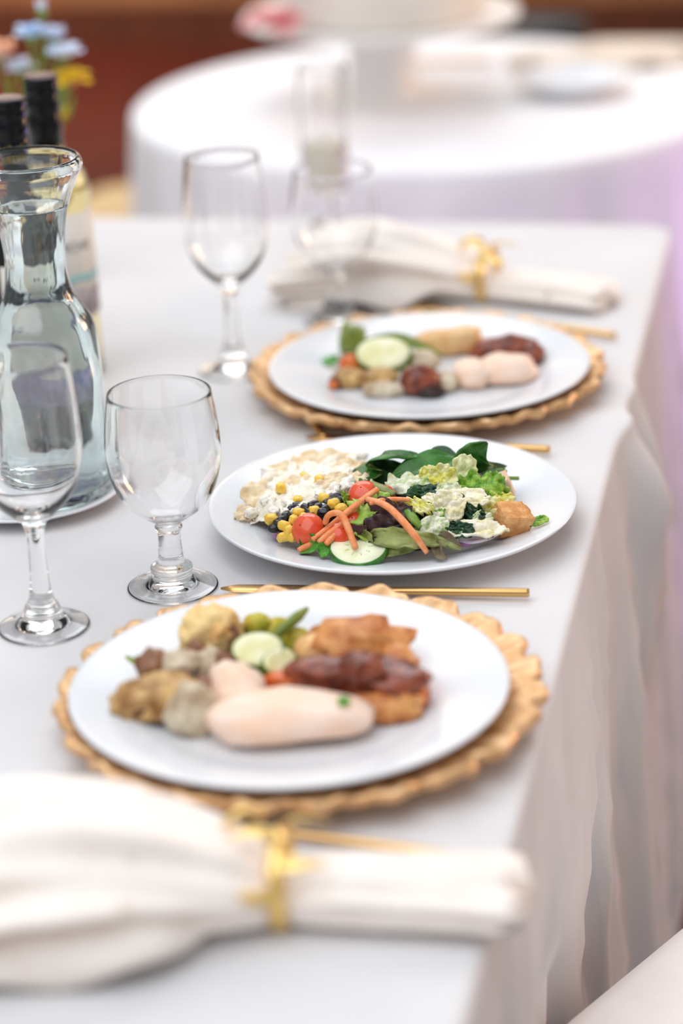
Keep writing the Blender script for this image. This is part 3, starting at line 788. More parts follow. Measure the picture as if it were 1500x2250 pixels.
# ------------------------------------------------------------------ salad plate
_pin = sorted([(r, z) for r, z in plate_prof(.15)[11:]])
def platez(r):
    for (r0, z0), (r1, z1) in zip(_pin, _pin[1:]):
        if r0 <= r <= r1: return z0+(z1-z0)*(r-r0)/max(1e-9, r1-r0)
    return .0235
def boxlump(s, seed, amp, rnd=.35, n=9):
    V, Fc = [], []
    for ax in range(3):
        for sg in (-1, 1):
            b = len(V)
            for i in range(n+1):
                for j in range(n+1):
                    p = [0, 0, 0]; p[ax] = sg; p[(ax+1) % 3] = 2*i/n-1; p[(ax+2) % 3] = 2*j/n-1
                    p = Vector(p); q = p*(1-rnd)+p.normalized()*1.25*rnd
                    q *= 1+amp*nz3(p, 1.3, seed)+amp*.35*nz3(p, 5, seed+2)
                    V.append((q.x*s[0], q.y*s[1], q.z*s[2]))
            for i in range(n):
                for j in range(n):
                    a = b+i*(n+1)+j; Fc.append((a, a+1, a+n+2, a+n+1))
    return V, Fc
random.seed(4)
MC = Vector((P2.x+.006, P2.y+.002, 0))
def moundz(P):
    d = Vector((P.x-MC.x, P.y-MC.y, 0)); e = Vector((d.x*cos(CAMROT)+d.y*sin(CAMROT), -d.x*sin(CAMROT)+d.y*cos(CAMROT), 0))
    q = (abs(e.x)/.122)**2.2+(abs(e.y)/.088)**2.2
    return .0006+platez(min(.149, d.length))+.003+.032*max(0, 1-q)**.6
def oz(px, py, lift=0.0):
    z = .02
    for _ in range(12): z = .5*z+.5*moundz(at(px, py, z))
    return z+lift
def on(px, py, lift=0.0): return at(px, py, oz(px, py, lift))
# tangle of small dark greens that carries the pile
V, Fc = [], []
nu, nv = 34, 72
for i in range(nu+1):
    r = i/nu
    for k in range(nv):
        a = 2*pi*k/nv
        ex, ey = .100*r*cos(a)-.006*r, .074*r*sin(a)
        x = MC.x+ex*cos(CAMROT)-ey*sin(CAMROT); y = MC.y+ex*sin(CAMROT)+ey*cos(CAMROT)
        z = moundz(Vector((x, y, 0)))-.006+.006*noise.noise(Vector((x*75, y*75, 1)))+.003*noise.noise(Vector((x*190, y*190, 2)))
        pz = platez(min(.149, sqrt((x-P2.x)**2+(y-P2.y)**2)))+.0004
        z -= .0006; V.append((x-P2.x, y-P2.y, max(pz, z) if r < .97 else pz))
for i in range(nu):
    for k in range(nv): Fc.append((i*nv+k, i*nv+(k+1) % nv, (i+1)*nv+(k+1) % nv, (i+1)*nv+k))
tag(mk('mixed_greens', V, Fc, M['bed'], loc=P2), 'dark tangle of small leaves underneath the salad toppings', 'salad', kind='stuff')

# shredded small leaves scattered over the tangle
def shreds(label, mt, n, x0, x1, y0, y1, wd, sd):
    rnd = random.Random(sd); V, Fc = [], []; o0 = on((x0+x1)/2, (y0+y1)/2)
    for k in range(n):
        x, y = rnd.uniform(x0, x1), rnd.uniform(y0, y1); a = rnd.uniform(0, 2*pi); L = rnd.uniform(.008, .017)
        c = on(x, y, rnd.uniform(.001, .007)); d = Vector((cos(a), sin(a), rnd.uniform(-.3, .5)))*L
        Vv, Ff = leafmesh([c-d*.5, c+Vector((0, 0, .002)), c+d*.5], wd*rnd.uniform(.6, 1.2), up=(rnd.uniform(-.5, .5), -.8, rnd.uniform(.2, .8)), nu=9, nv=4, ruf=.001, rf=2, seed=k, edge=.4)
        b = len(V); V += [v-o0 for v in Vv]; Fc += [tuple(i+b for i in f) for f in Ff]
    o = solid(mk('shredded_leaves', V, Fc, M[mt], loc=o0, fix=False), .0005)
    tag(o, label, 'lettuce', kind='stuff')
shreds('shreds of dark purple leaf scattered through the middle of the salad', 'redleaf', 34, 790, 950, 1112, 1190, .0042, 1)
shreds('light green lettuce shreds scattered through the middle of the salad', 'frisee', 22, 780, 960, 1105, 1195, .0032, 2)
shreds('dark green leaf shreds scattered under the dressed romaine', 'spinachd', 34, 850, 1090, 1080, 1180, .0042, 3)
# spinach
SG = 'spinach leaves'
leaf('spinach_leaf', 'large dark spinach leaf arching at the back, stem hanging left', 'spinach', SG, [on(796, 1058, .004), at(812, 1022, .050), at(842, 996, .062), at(895, 994, .060), at(952, 1014, .050)], .0135, M['spinach'], up=(0, .10, 1), cup=-.25, seed=2, shape=.62, ruf=.0016, rf=2)
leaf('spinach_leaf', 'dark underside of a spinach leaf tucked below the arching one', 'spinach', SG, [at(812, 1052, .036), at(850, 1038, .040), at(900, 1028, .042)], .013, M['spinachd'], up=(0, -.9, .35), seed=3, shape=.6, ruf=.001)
leaf('spinach_leaf', 'broad spinach leaf lying in front of the others, tip to left', 'spinach', SG, [at(1012, 1008, .052), at(960, 1020, .052), at(905, 1034, .050), at(857, 1048, .045)], .0150, M['spinach'], up=(.05, -.50, .85), cup=.10, seed=4, shape=.8, ruf=.0014, rf=2)
leaf('spinach_leaf', 'upright spinach leaf at the back right, highest on the plate', 'spinach', SG, [at(1040, 1045, .038), at(1036, 1018, .052), at(1046, 994, .062), at(1070, 972, .070)], .0160, M['spinach'], up=(.25, -1, .25), cup=.14, seed=5, shape=.62, ruf=.001)
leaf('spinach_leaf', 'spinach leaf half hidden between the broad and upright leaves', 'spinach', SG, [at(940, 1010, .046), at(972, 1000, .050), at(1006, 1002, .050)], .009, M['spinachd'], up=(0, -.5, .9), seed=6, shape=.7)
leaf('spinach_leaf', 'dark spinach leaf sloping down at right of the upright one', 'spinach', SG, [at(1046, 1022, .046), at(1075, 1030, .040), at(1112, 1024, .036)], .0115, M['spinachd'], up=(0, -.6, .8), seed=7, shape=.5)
leaf('spinach_leaf', 'spinach leaf low at left, beside the white crumbled cheese', 'spinach', SG, [at(858, 1058, .036), at(815, 1064, .034), at(768, 1078, .026)], .0125, M['spinach'], up=(0, -.6, .8), seed=8, shape=.6)
def stalk(name, label, cat, group, P, rad, material, ns=8, flat=1.0):
    V, Fc = tube(P, rad, ns, None, flat); o0 = Vector(P[0])
    return tag(mk(name, local(V, o0), Fc, material, loc=o0), label, cat, group)
SK = 'spinach stems'
stalk('green_sprig', 'thin green stem pointing left toward the pale pasta', 'spinach', SK, [at(744, 1039, .036), at(775, 1038, .038), at(812, 1036, .040)], [.0009, .0013, .0015], M['spinach'])
stalk('green_sprig', 'forked light-green stem below the arching spinach leaf', 'spinach', SK, [at(786, 1072, .030), at(796, 1052, .040), at(812, 1022, .052)], [.0016, .0018, .0014], M['stem'])
stalk('green_sprig', 'fine curved stem between pasta and spinach', 'spinach', SK, [at(808, 1072, .030), at(794, 1058, .036), at(778, 1046, .036), at(776, 1016, .042)], [.0007, .0009, .0006], M['stem'])
stalk('green_sprig', 'green stem end poking out at the right of the plate', 'spinach', SK, [at(1085, 1046, .034), at(1110, 1050, .032), at(1139, 1051, .030)], [.0011, .0017, .0018], M['stem'])
stalk('green_sprig', 'light stem above the poking green stem at right', 'spinach', SK, [at(1072, 1040, .036), at(1096, 1034, .036), at(1112, 1036, .034)], [.0012, .002, .0018], M['stem'])

# romaine with dressing
RG = 'dressed romaine pieces'
def rom(label, px, py, Lw, W, mt, seed, lift=.004, **k):
    return patch('romaine_piece', label, 'lettuce', RG, px, py, oz(px, py, lift), Lw, W, M[mt], seed, **k)
rom('frilly yellow-white romaine piece in front of the broad spinach leaf', 905, 1062, .021, .011, 'rom_wg', 11, amp=.0045, tilt=25, frill=.003)
rom('dark green romaine edge below the frilly yellow-white piece', 940, 1080, .014, .007, 'rom_d', 12, amp=.004, tilt=30)
rom('folded yellow romaine piece left of the pale translucent one', 974, 1048, .0115, .0095, 'rom_y', 13, lift=.010, amp=.004, tilt=55, fold=.004)
rom('small yellow-green romaine tip above the frilly piece', 940, 1040, .007, .006, 'rom_y', 14, lift=.010, amp=.004, tilt=50)
rom('large pale translucent romaine piece standing in front of spinach', 1022, 1038, .0105, .0145, 'rom_p', 15, lift=.014, amp=.0035, tilt=66, rz=8)
rom('bright green ruffled romaine piece at the right of the pile', 1056, 1068, .018, .012, 'rom_g', 16, lift=.008, amp=.006, tilt=35, frill=.004)
rom('dark green romaine rim curling at the far right of the ruffle', 1092, 1072, .008, .013, 'rom_g', 17, lift=.006, amp=.005, tilt=45, rz=30, frill=.003)
rom('cream-coated romaine rib sloping down from centre right', 1026, 1092, .0185, .0085, 'rom_w', 18, lift=.010, amp=.0035, tilt=28, rz=-28, th=.0022)
rom('upright white dressed romaine chunk in the middle of the pile', 984, 1112, .0125, .0125, 'rom_w', 19, lift=.012, amp=.0045, tilt=58, rz=-8, th=.002)
rom('white romaine sliver left of the upright white chunk', 950, 1096, .009, .004, 'rom_w', 20, lift=.012, amp=.002, tilt=45, rz=-38)
rom('curly yellow romaine rib beside the dark green stalk', 920, 1112, .014, .006, 'rom_y', 21, lift=.012, amp=.0035, tilt=42, rz=-48, frill=.003)
rom('yellow-green romaine strip behind the curly yellow rib', 950, 1122, .013, .006, 'rom_g', 22, lift=.008, amp=.003, tilt=45, rz=-50)
rom('dark curly romaine piece right of the upright white chunk', 1033, 1130, .0125, .0080, 'rom_d', 23, lift=.008, amp=.006, tilt=45, rz=-30, frill=.003)
rom('bright yellow crumpled romaine piece behind the toasted crouton', 1076, 1116, .015, .009, 'rom_y', 24, lift=.006, amp=.006, tilt=30)
rom('yellow romaine tip at the right end of the pile', 1105, 1094, .010, .005, 'rom_y', 25, lift=.006, amp=.004, tilt=40, frill=.002)
rom('wide cream-yellow romaine piece lying lowest at front right', 1050, 1162, .0235, .0085, 'rom_w', 26, lift=.010, amp=.004, tilt=24, rz=-6, th=.002)
rom('pale green dressed romaine piece at the front of the pile', 955, 1160, .0115, .010, 'rom_wg', 27, lift=.010, amp=.004, tilt=50, rz=10)
rom('dark green and white romaine fold under the wide front piece', 995, 1164, .016, .007, 'rom_d', 28, lift=.009, amp=.005, tilt=45, rz=-15)
rom('small cream romaine curd beside the dark curly piece', 1060, 1140, .008, .006, 'rom_wg', 29, lift=.009, amp=.004, tilt=40)
rom('small creamy romaine crumb between frilly piece and ruffle', 985, 1076, .010, .006, 'rom_wg', 30, lift=.010, amp=.004, tilt=35)
patch('romaine_piece', 'thin green romaine sliver on the rim right of the crouton', 'lettuce', RG, 1178, 1145, .026, .011, .0045, M['rom_g'], 31, amp=.0015, tilt=22, rz=28)

# croutons
def crouton(label, px, py, z, s, rot, mt, seed):
    V, Fc = boxlump((s*.95, s*.85, s*.72), seed, .10, .10)
    o = mk('crouton', V, Fc, M[mt], loc=at(px, py, z), rot=rot)
    return tag(o, label, 'crouton', 'croutons')
crouton('toasted golden crouton at the right front of the salad', 1122, 1141, .029, .0138, (.35, .25, CAMROT+.5), 'crouton', 41)
crouton('pale crouton half hidden behind the salad at right', 1104, 1072, .030, .0105, (.2, 1.2, CAMROT+.2), 'croutonp', 42)

# onion
def strip(name, label, cat, group, P, wd, material, th=.0022, up=(0, -.5, 1), edge=None, **k):
    V, Fc = leafmesh(P, wd, up=up, cup=.3, nu=22, nv=5, shape=.5, basew=.5, tipw=.4, **k)
    o0 = Vector(V[0]); o = mk(name, local(V, o0), Fc, material, loc=o0, fix=False); solid(o, th)
    if edge:
        V2, F2 = tube(local([p+Vector((0, 0, -.001))+FW*(-.0015) for p in P], o0), .0010, 6, 20); mk('purple_edge', V2, F2, edge, o)
    return tag(o, label, cat, group)
ON = 'red onion strips'
strip('onion_strip', 'white-purple onion strip curving under the wide front romaine', 'onion', ON, [at(998, 1180, .0235), at(1035, 1186, .0235), at(1072, 1180, .0245), at(1100, 1168, .026)], .0045, M['onion'], edge=M['onionskin'])
strip('onion_strip', 'onion strip below the right end of the carrot shred', 'onion', ON, [at(915, 1158, .034), at(940, 1174, .030), at(975, 1186, .026), at(1006, 1190, .024)], .0042, M['onion'], edge=M['onionskin'])
strip('onion_strip', 'short lilac onion end touching the plate at front right', 'onion', ON, [at(1004, 1186, .0215), at(1022, 1194, .021), at(1034, 1196, .021)], .004, M['onionskin'])
strip('onion_strip', 'bit of violet onion at the left end beneath the corn', 'onion', ON, [at(600, 1172, .020), at(614, 1178, .020), at(628, 1180, .020)], .003, M['onionskin'])

# red-leaf, frisee and other mixed leaves
LG = 'mixed salad leaves'
def lf(label, P, wd, mt, **k): return leaf('salad_leaf', label, 'lettuce', LG, P, wd, M[mt], **k)
lf('dark purple leaf spreading under the long carrot shred', [on(800, 1150, .004), on(840, 1138, .010), on(880, 1128, .012), at(905, 1112, .050)], .0165, 'redleaf', up=(0, -.8, .6), ruf=.003, rf=3, seed=3, edge=.25)
lf('second dark purple leaf lower in the middle of the pile', [on(810, 1172, .006), on(850, 1158, .010), on(890, 1160, .010)], .0120, 'redleaf', up=(0, -.9, .5), ruf=.003, rf=3, seed=5, edge=.25)
lf('pointed purple leaf tip left of the dark purple leaves', [on(795, 1172, .008), on(782, 1166, .010), on(806, 1156, .014)], .006, 'redleaf', up=(0, -.9, .5), seed=6)
lf('thin purple leaf tip rising near the sliced tomato', [on(772, 1104, .002), on(760, 1092, .008), on(748, 1076, .014)], .0042, 'frisee', up=(0, -.9, .4), ruf=.001, seed=8)
lf('bright frilly yellow-green leaf under the carrot shreds', [on(762, 1136, .004), on(795, 1128, .010), on(842, 1112, .010)], .0115, 'frisee', up=(0, -.7, .7), ruf=.004, rf=5, seed=9, edge=.3)
lf('second frilly light-green leaf behind the long carrot shred', [on(818, 1110, .008), on(845, 1100, .012), on(872, 1106, .010)], .0085, 'frisee', up=(0, -.7, .7), ruf=.003, rf=4, seed=10, edge=.3)
lf('pale olive lettuce leaf stretched along the front of the pile', [at(816, 1180, .030), at(860, 1182, .034), at(910, 1186, .034), at(960, 1190, .032), at(1012, 1206, .027)], .0085, 'olive', up=(0, -.75, .6), ruf=.0035, rf=3, seed=12, shape=.55, edge=.45)
lf('lower fold of the olive lettuce behind the cucumber', [at(836, 1196, .026), at(870, 1204, .025), at(912, 1208, .023)], .0085, 'olive', up=(0, -.9, .4), ruf=.002, rf=3, seed=13, edge=.25)
lf('brown-green leaf tip dangling toward the front rim', [at(952, 1192, .030), at(962, 1206, .028), at(966, 1220, .0265), at(982, 1229, .0245)], .0052, 'brownleaf', up=(-.5, -.6, .5), seed=14, shape=.6)
lf('brown leaf tip reaching right at the end of olive lettuce', [at(962, 1178, .034), at(985, 1186, .031), at(1014, 1200, .026)], .0058, 'brownleaf', up=(.1, -.7, .6), seed=15, shape=.5)
lf('striped olive leaf scrap between cucumber and purple leaves', [at(806, 1196, .026), at(802, 1178, .032), at(788, 1160, .038)], .0072, 'olive', up=(-.4, -.8, .4), seed=16, edge=.25)
lf('small green leaf scrap beside the looped carrot shred', [at(775, 1185, .028), at(790, 1170, .034), at(796, 1158, .038)], .005, 'herb', up=(0, -.8, .5), ruf=.002, seed=17)
lf('fresh green herb leaf left of the cucumber slice', [at(662, 1200, .022), at(690, 1194, .026), at(722, 1188, .028)], .0085, 'herb', up=(0, -.75, .6), ruf=.003, rf=2, cup=.5, seed=18)
lf('green herb fold touching the left edge of cucumber', [at(700, 1214, .0225), at(716, 1206, .025), at(732, 1194, .028)], .0062, 'herb', up=(-.2, -.85, .5), ruf=.002, rf=2, cup=.5, seed=19)
stalk('lettuce_stalk', 'olive-green cut lettuce stalk above the carrot shreds', 'lettuce', LG, [on(816, 1062, .010), on(838, 1072, .012), on(866, 1086, .010)], [.0032, .0042, .0034], M['olive'], 8, .6)
stalk('lettuce_stalk', 'light green lettuce stalk right of the long carrot shred', 'lettuce', LG, [on(895, 1122, .012), on(908, 1140, .012), on(924, 1158, .010)], [.0036, .0046, .0040], M['stem'], 8, .6)
stalk('lettuce_stalk', 'pale cut stalk end beside the second dark purple leaf', 'lettuce', LG, [on(815, 1192, .006), on(800, 1184, .008), on(778, 1170, .010)], [.0016, .002, .0016], M['frisee'], 8, .6)

# carrots
def shred(label, P, r=.0029):
    P = [Vector(p) for p in P]; V, Fc = tube(P, [r*.8, r, r, r, r*.85], 10, 34, .92, True)
    return tag(mk('carrot_shred', local(V, P[0]), Fc, M['carrot'], loc=P[0]), label, 'carrot', 'carrot shreds')
shred('long carrot shred rising from tomato up to the right', [at(686, 1186, .030), at(722, 1160, .036), at(762, 1126, .046), at(800, 1096, .054), at(830, 1074, .060)])
shred('looped carrot shred whose end rests on the cucumber', [at(714, 1150, .040), at(720, 1134, .047), at(736, 1127, .050), at(752, 1134, .048), at(766, 1164, .040), at(781, 1205, .0285)])
shred('long carrot shred running down to the right front rim', [at(806, 1096, .058), at(846, 1110, .056), at(880, 1140, .050), at(910, 1176, .040), at(938, 1214, .026)])
shred('short carrot shred lying across to the right', [at(812, 1106, .056), at(850, 1098, .056), at(898, 1098, .052)], .0024)
shred('carrot shred crossing below the longest rising one', [at(700, 1192, .030), at(732, 1166, .036), at(764, 1142, .041)])
shred('carrot shred leaning between tomato and cucumber', [at(716, 1196, .029), at(736, 1172, .034), at(756, 1150, .039)])
shred('short carrot end on the plate below the tomato', [at(656, 1209, .0225), at(676, 1200, .0235), at(698, 1190, .0245)])

# tomatoes
def tomato(label, px, py, z, r, rot, seed, name='cherry_tomato_half'):
    t = empty(name, at(px, py, z), label, 'tomato', 'cut tomatoes', rot)
    V, Fc = lathe(smoothp([(r*.97, 0), (r, r*.12), (r*.93, r*.5), (r*.66, r*.82), (r*.3, r*.97), (0, r)], 24), 40); mk('tomato_skin', V, Fc, M['tomato'], t)
    V, Fc = lathe([(0, -.0004), (r*.5, -.0006), (r*.9, -.0003), (r*.97, 0)], 40); mk('tomato_flesh', V, Fc, M['tomatoin'], t)
    V, Fc = lumpmesh(.0006, .0006, .0005, seed, sub=1); mk('blossom_scar', [v+Vector((0, 0, r*1.0)) for v in V], Fc, M['char'], t)
    return t
def face(d): return Vector(d).normalized().to_track_quat('Z', 'Y').to_euler()
tomato('halved cherry tomato between the corn and carrot shreds', 680, 1166, .030, .0135, face((-.40, -.68, .62)), 1)
tomato('tomato wedge behind the crossing carrot shreds', 800, 1092, .044, .0125, face((-.1, -.5, .85)), 2, 'tomato_wedge')
tomato('red tomato slice low between carrot shreds and cucumber', 748, 1178, .029, .0110, face((.3, -.5, .8)), 3, 'tomato_wedge')
tomato('tomato wedge half covered by the purple leaves', 772, 1150, .034, .0100, face((.2, -.6, .7)), 4, 'tomato_wedge')
tomato('tomato bit behind the tall end of the carrot shred', 845, 1090, .044, .0085, face((.3, -.6, .7)), 5, 'tomato_wedge')

# cucumber
def slice_(name, label, cat, loc, rot, R, th, fl, sk, seeds=True, sq=1.0, group=None):
    c = empty(name, loc, label, cat, group, rot)
    V, Fc = lathe([(0, th/2), (R*.6, th/2), (R*.93, th/2), (R*.935, th/2-.0003), (R*.935, -th/2+.0003), (R*.93, -th/2), (0, -th/2)], 56, lambda r, z, a, i: (r*(1+.012*sin(3*a)), z)); mk('flesh', [(x, y*sq, z) for x, y, z in V], Fc, fl, c)
    V, Fc = lathe([(R*.925, th/2), (R*.985, th/2-.0001), (R, th/2-.0008), (R, -th/2+.0008), (R*.985, -th/2), (R*.925, -th/2)], 56, lambda r, z, a, i: (r*(1+.012*sin(3*a)), z)); mk('skin', [(x, y*sq, z) for x, y, z in V], Fc, sk, c)
    if seeds:
        for k in range(9):
            a = 2*pi*k/9; V, Fc = lumpmesh(.0022, .0009, .0004, k, sub=1)
            m = Matrix.Rotation(a, 4, 'Z'); mk('seed', [m @ Vector((R*.42+v.x, v.y, v.z+th/2)) for v in V], Fc, M['rom_p'], c)
    return c
slice_('cucumber_slice', 'round cucumber slice with dark green skin at the front rim', 'cucumber', at(787, 1208, .0245), face((.05, -.22, .97)), .0228, .0056, M['cuc'], M['cucskin'])

# corn and beans
KG = 'corn kernels'
for i, (x, y, lab) in enumerate([(656, 1127, 'above the halved tomato'), (691, 1122, 'just above right of the halved tomato'), (625, 1156, 'large, left of the halved tomato'), (645, 1143, 'wedged between halved tomato and black beans'),
    (622, 1181, 'lowest of the cluster left of the tomato'), (640, 1179, 'touching the foot of the halved tomato'), (733, 1107, 'between the beans near the purple leaf tip'), (712, 1095, 'at the right foot of the white cheese'), (596, 1141, 'farthest left, at the edge of the cheese'),
    (654, 1100, 'peeking from under the white cheese'), (749, 1118, 'darker one beside the frilly greens'), (634, 1166, 'in the middle of the cluster left of tomato'), (668, 1140, 'half hidden behind the halved tomato'), (617, 1072, 'sitting in the cheese at left'), (668, 1048, 'small one high on the cheese heap'), (704, 1054, 'high on the cheese heap, toward the spinach')]):
    s_ = .0042+.0007*random.random()
    lump('corn_kernel', 'yellow corn kernel '+lab, 'corn', KG, x, y, oz(x, y, .0095 if i > 12 else .0055), (s_*1.15, s_*.85, s_*.9), M['corn'], i+50, rz=random.random()*3, rx=.5*random.random(), amp=.22, box=.75)
for i, (x, y, lab) in enumerate([(603, 1161, 'farthest left of all, low on the rim'), (620, 1143, 'above the large left corn kernel'), (629, 1133, 'under the left edge of the cheese'), (654, 1112, 'above the kernel over the tomato'), (641, 1118, 'left of the kernel over the tomato'),
    (670, 1117, 'between the two kernels above the tomato'), (699, 1115, 'right above the second kernel'), (716, 1118, 'left of the dark corn kernel'), (730, 1094, 'large, under the right tip of the cheese'), (747, 1101, 'next to the purple leaf tip'), (612, 1152, 'second from left on the rim'),
    (688, 1110, 'in the middle of the bean row'), (722, 1104, 'between the two right corn kernels'), (741, 1092, 'highest, behind the purple leaf tip'), (708, 1126, 'nearest to the carrot loop'), (680, 1128, 'touching the top of the halved tomato')]):
    lump('black_bean', 'shiny black bean '+lab, 'bean', 'black beans', x, y, oz(x, y, .0045), (.0058, .0040, .0038), M['bean'], i+80, rz=random.random()*3, rx=.4*random.random(), amp=.12, bend=.12)

# pasta with crumbled cheese
PG = 'creamy pasta pieces'
for i, (lab, x, y, Lw, W, rz, tl, lf_) in enumerate([
    ('broad pale pasta sheet at the back left of the salad plate', 705, 1012, .026, .012, 5, 30, .004), ('pale pasta piece resting left of the broad sheet', 618, 1040, .017, .011, 20, 35, .004),
    ('pasta piece with a brown crease at far left', 572, 1084, .016, .013, 35, 30, .003), ('pale pasta piece next to the thin spinach stem', 762, 1032, .016, .010, -20, 35, .004),
    ('pasta fold in the middle of the white cheese', 735, 1060, .014, .010, 10, 40, .007), ('small pasta scrap lowest at the far left rim', 545, 1128, .012, .007, 10, 15, .002),
    ('pasta piece under the cheese, toward the beans', 660, 1070, .018, .012, -5, 35, .004), ('pale pasta piece directly behind the frilly greens', 786, 1058, .012, .008, -30, 35, .002)]):
    patch('pasta_piece', lab, 'pasta', PG, x, y, oz(x, y, lf_), Lw, W, M['pasta'], 60+i, amp=.004, tilt=tl, rz=rz, frill=.002, th=.0014, curl=.004)
V, Fc = [], []; nu = 60
cc = on(672, 1078)
for i in range(nu+1):
    for j in range(nu+1):
        u, v = 2*i/nu-1, 2*j/nu-1
        p = on(676+108*u-20*v, 1066+58*v-22*u)
        e = max(0, 1-(u*u)**1.6-(v*v)**1.6)
        h = -.004+.011*e**.5+.0045*noise.noise(p*95)+.0032*noise.noise(p*230)+.0018*noise.noise(p*520)
        V.append(p+Vector((0, 0, max(h, -.0025)))-cc)
for i in range(nu):
    for j in range(nu): a = i*(nu+1)+j; Fc.append((a, a+nu+1, a+nu+2, a+1))
tag(mk('crumbled_cheese', V, Fc, M['cheese'], loc=cc, fix=False), 'heap of white creamy crumbled cheese at left on the salad plate', 'cheese', kind='stuff')
for i in range(56):
    u, v = random.uniform(-1, 1), random.uniform(-1, 1)
    x = 674+112*u-20*v; y = 1068+56*v-22*u
    s_ = .0022+.0026*random.random()
    lump('cheese_crumble', 'white cheese crumb in the creamy heap, left on the salad', 'cheese', 'white cheese crumbs', x, y, oz(x, y, .0045), (s_*1.35, s_, s_*.8), M['cheese'], 120+i, rz=random.random()*3, amp=.45, fine=.25, box=.9, sub=3)

# ------------------------------------------------------------------ nearest plate
def zb(px, py, c):
    z = .02
    for _ in range(4): q = at(px, py, z+.008); z = c.z-T+platez(min(.149, Vector((q.x-c.x, q.y-c.y)).length))
    return z
B = .0158                                    # plate surface above the table
def nl(name, label, cat, px, py, size, mt, seed, lift=0.0, group=None, **k):
    return lump(name, label, cat, group, px, py, zb(px, py, P1)+size[2]*.78+lift, size, M[mt], seed, **dict(dict(flatbottom=.7, freq=1.9, fine=.04), **k))
nl('chicken_breast', 'large pale slice of chicken breast at front of the nearest plate', 'chicken', 645, 1574, (.056, .025, .016), 'chicken', 201, lift=.002, amp=.22, freq=1.1, box=.85, rz=-.02, taper=.28)
nl('chicken_piece', 'pale narrow end of chicken reaching back from the large slice', 'chicken', 522, 1520, (.019, .034, .017), 'chicken', 202, amp=.25, rz=.3, taper=.1)
nl('browned_chicken', 'golden-browned chicken piece at back right of nearest plate', 'chicken', 785, 1424, (.038, .026, .019), 'brownmeat', 203, amp=.35, box=.8, lift=.003)
nl('browned_chicken', 'pale golden chicken lump left of the browned piece', 'chicken', 706, 1432, (.020, .015, .014), 'goldmeat', 204, amp=.3, lift=.006)
nl('browned_chicken', 'browned chicken edge between golden piece and dark meat', 'chicken', 862, 1462, (.018, .020, .014), 'brownmeat', 231, amp=.35, lift=.004)
nl('sauced_meat', 'red-brown sauced meat piece right above the chicken breast', 'meat', 742, 1486, (.036, .018, .015), 'redmeat', 205, amp=.35, lift=.004)
nl('sauced_meat', 'dark glossy sauced meat piece right of the red-brown one', 'meat', 846, 1502, (.031, .023, .017), 'redmeat', 206, amp=.4, lift=.003, rz=-.4)
nl('sauced_meat', 'small sauced meat lump on top between the two larger ones', 'meat', 800, 1470, (.016, .013, .011), 'redmeat', 232, amp=.4, lift=.022)
nl('mushroom', 'golden-brown mushroom at the lower right of sauced meat', 'mushroom', 848, 1554, (.025, .013, .011), 'brownmeat', 207, amp=.3)
nl('orange_pepper', 'orange sauce-coated piece at right end of the sauced meat', 'pepper', 908, 1512, (.0105, .021, .013), 'orange', 208, amp=.4)
nl('charred_bit', 'black charred bit on top of the sauced meat', 'garnish', 838, 1464, (.010, .007, .006), 'char', 209, lift=.022, amp=.4)
nl('charred_bit', 'dark charred bit at the edge of the orange piece', 'garnish', 890, 1540, (.008, .011, .008), 'char', 210, lift=.004, amp=.4)
nl('tomato_piece', 'orange-red tomato scrap behind the chicken breast', 'tomato', 640, 1502, (.022, .009, .008), 'orange', 211, amp=.4, lift=.004)
nl('herb_bit', 'small bright green herb bit on the chicken breast edge', 'herb', 755, 1540, (.0045, .004, .003), 'herb', 212, lift=.026, amp=.4)
nl('cauliflower_floret', 'roasted cream cauliflower floret at back of the nearest plate', 'cauliflower', 462, 1388, (.0215, .017, .020), 'caul', 213, amp=.3, freq=2.4, fine=.14, sub=4)
nl('roast_crust', 'browned crust at the right side of the cauliflower', 'vegetable', 508, 1410, (.0085, .009, .015), 'mushd', 214, amp=.3, lift=.001)
nl('potato_wedge', 'brown roast potato slice at the left of nearest plate', 'potato', 345, 1526, (.034, .021, .013), 'potato', 215, amp=.3, box=.8, rz=.18, lift=.005, bend=-.25)
nl('potato_wedge', 'dark-skinned potato under the brown slice', 'potato', 320, 1560, (.020, .011, .008), 'potskin', 216, amp=.3)
nl('mushroom_slice', 'pale grey mushroom slice standing before the chicken', 'mushroom', 420, 1564, (.0165, .011, .021), 'mush', 217, amp=.22, box=.9, ry=.45)
nl('mushroom_slice', 'grey-brown mushroom slice above the brown potato slice', 'mushroom', 378, 1464, (.021, .011, .010), 'mush', 218, amp=.3, ry=-.2, lift=.008)
nl('mushroom_slice', 'dark-edged mushroom behind the grey-brown slice', 'mushroom', 334, 1462, (.011, .011, .012), 'mushd', 219, amp=.3, lift=.005)
nl('mushroom_slice', 'small white mushroom piece right of the grey-brown slice', 'mushroom', 458, 1460, (.0115, .009, .011), 'mush', 220, amp=.3, lift=.006)
nl('mushroom_slice', 'brown mushroom edge in front of the cauliflower', 'mushroom', 430, 1448, (.010, .008, .013), 'mushd', 221, amp=.3, lift=.003)
nl('mushroom_slice', 'dark mushroom between small white piece and chicken end', 'mushroom', 490, 1470, (.009, .010, .014), 'mushd', 222, amp=.3, lift=.002)
nl('mushroom_slice', 'brown mushroom behind the pale grey slice', 'mushroom', 455, 1522, (.016, .013, .011), 'mushd', 223, amp=.3)
slice_('zucchini_slice', 'big pale zucchini slice in the middle of nearest plate', 'zucchini', at(566, 1430, B+.022), face((.15, -.55, .8)), .0185, .006, M['zuc'], M['zucskin'], False, .75, 'zucchini on the nearest plate')
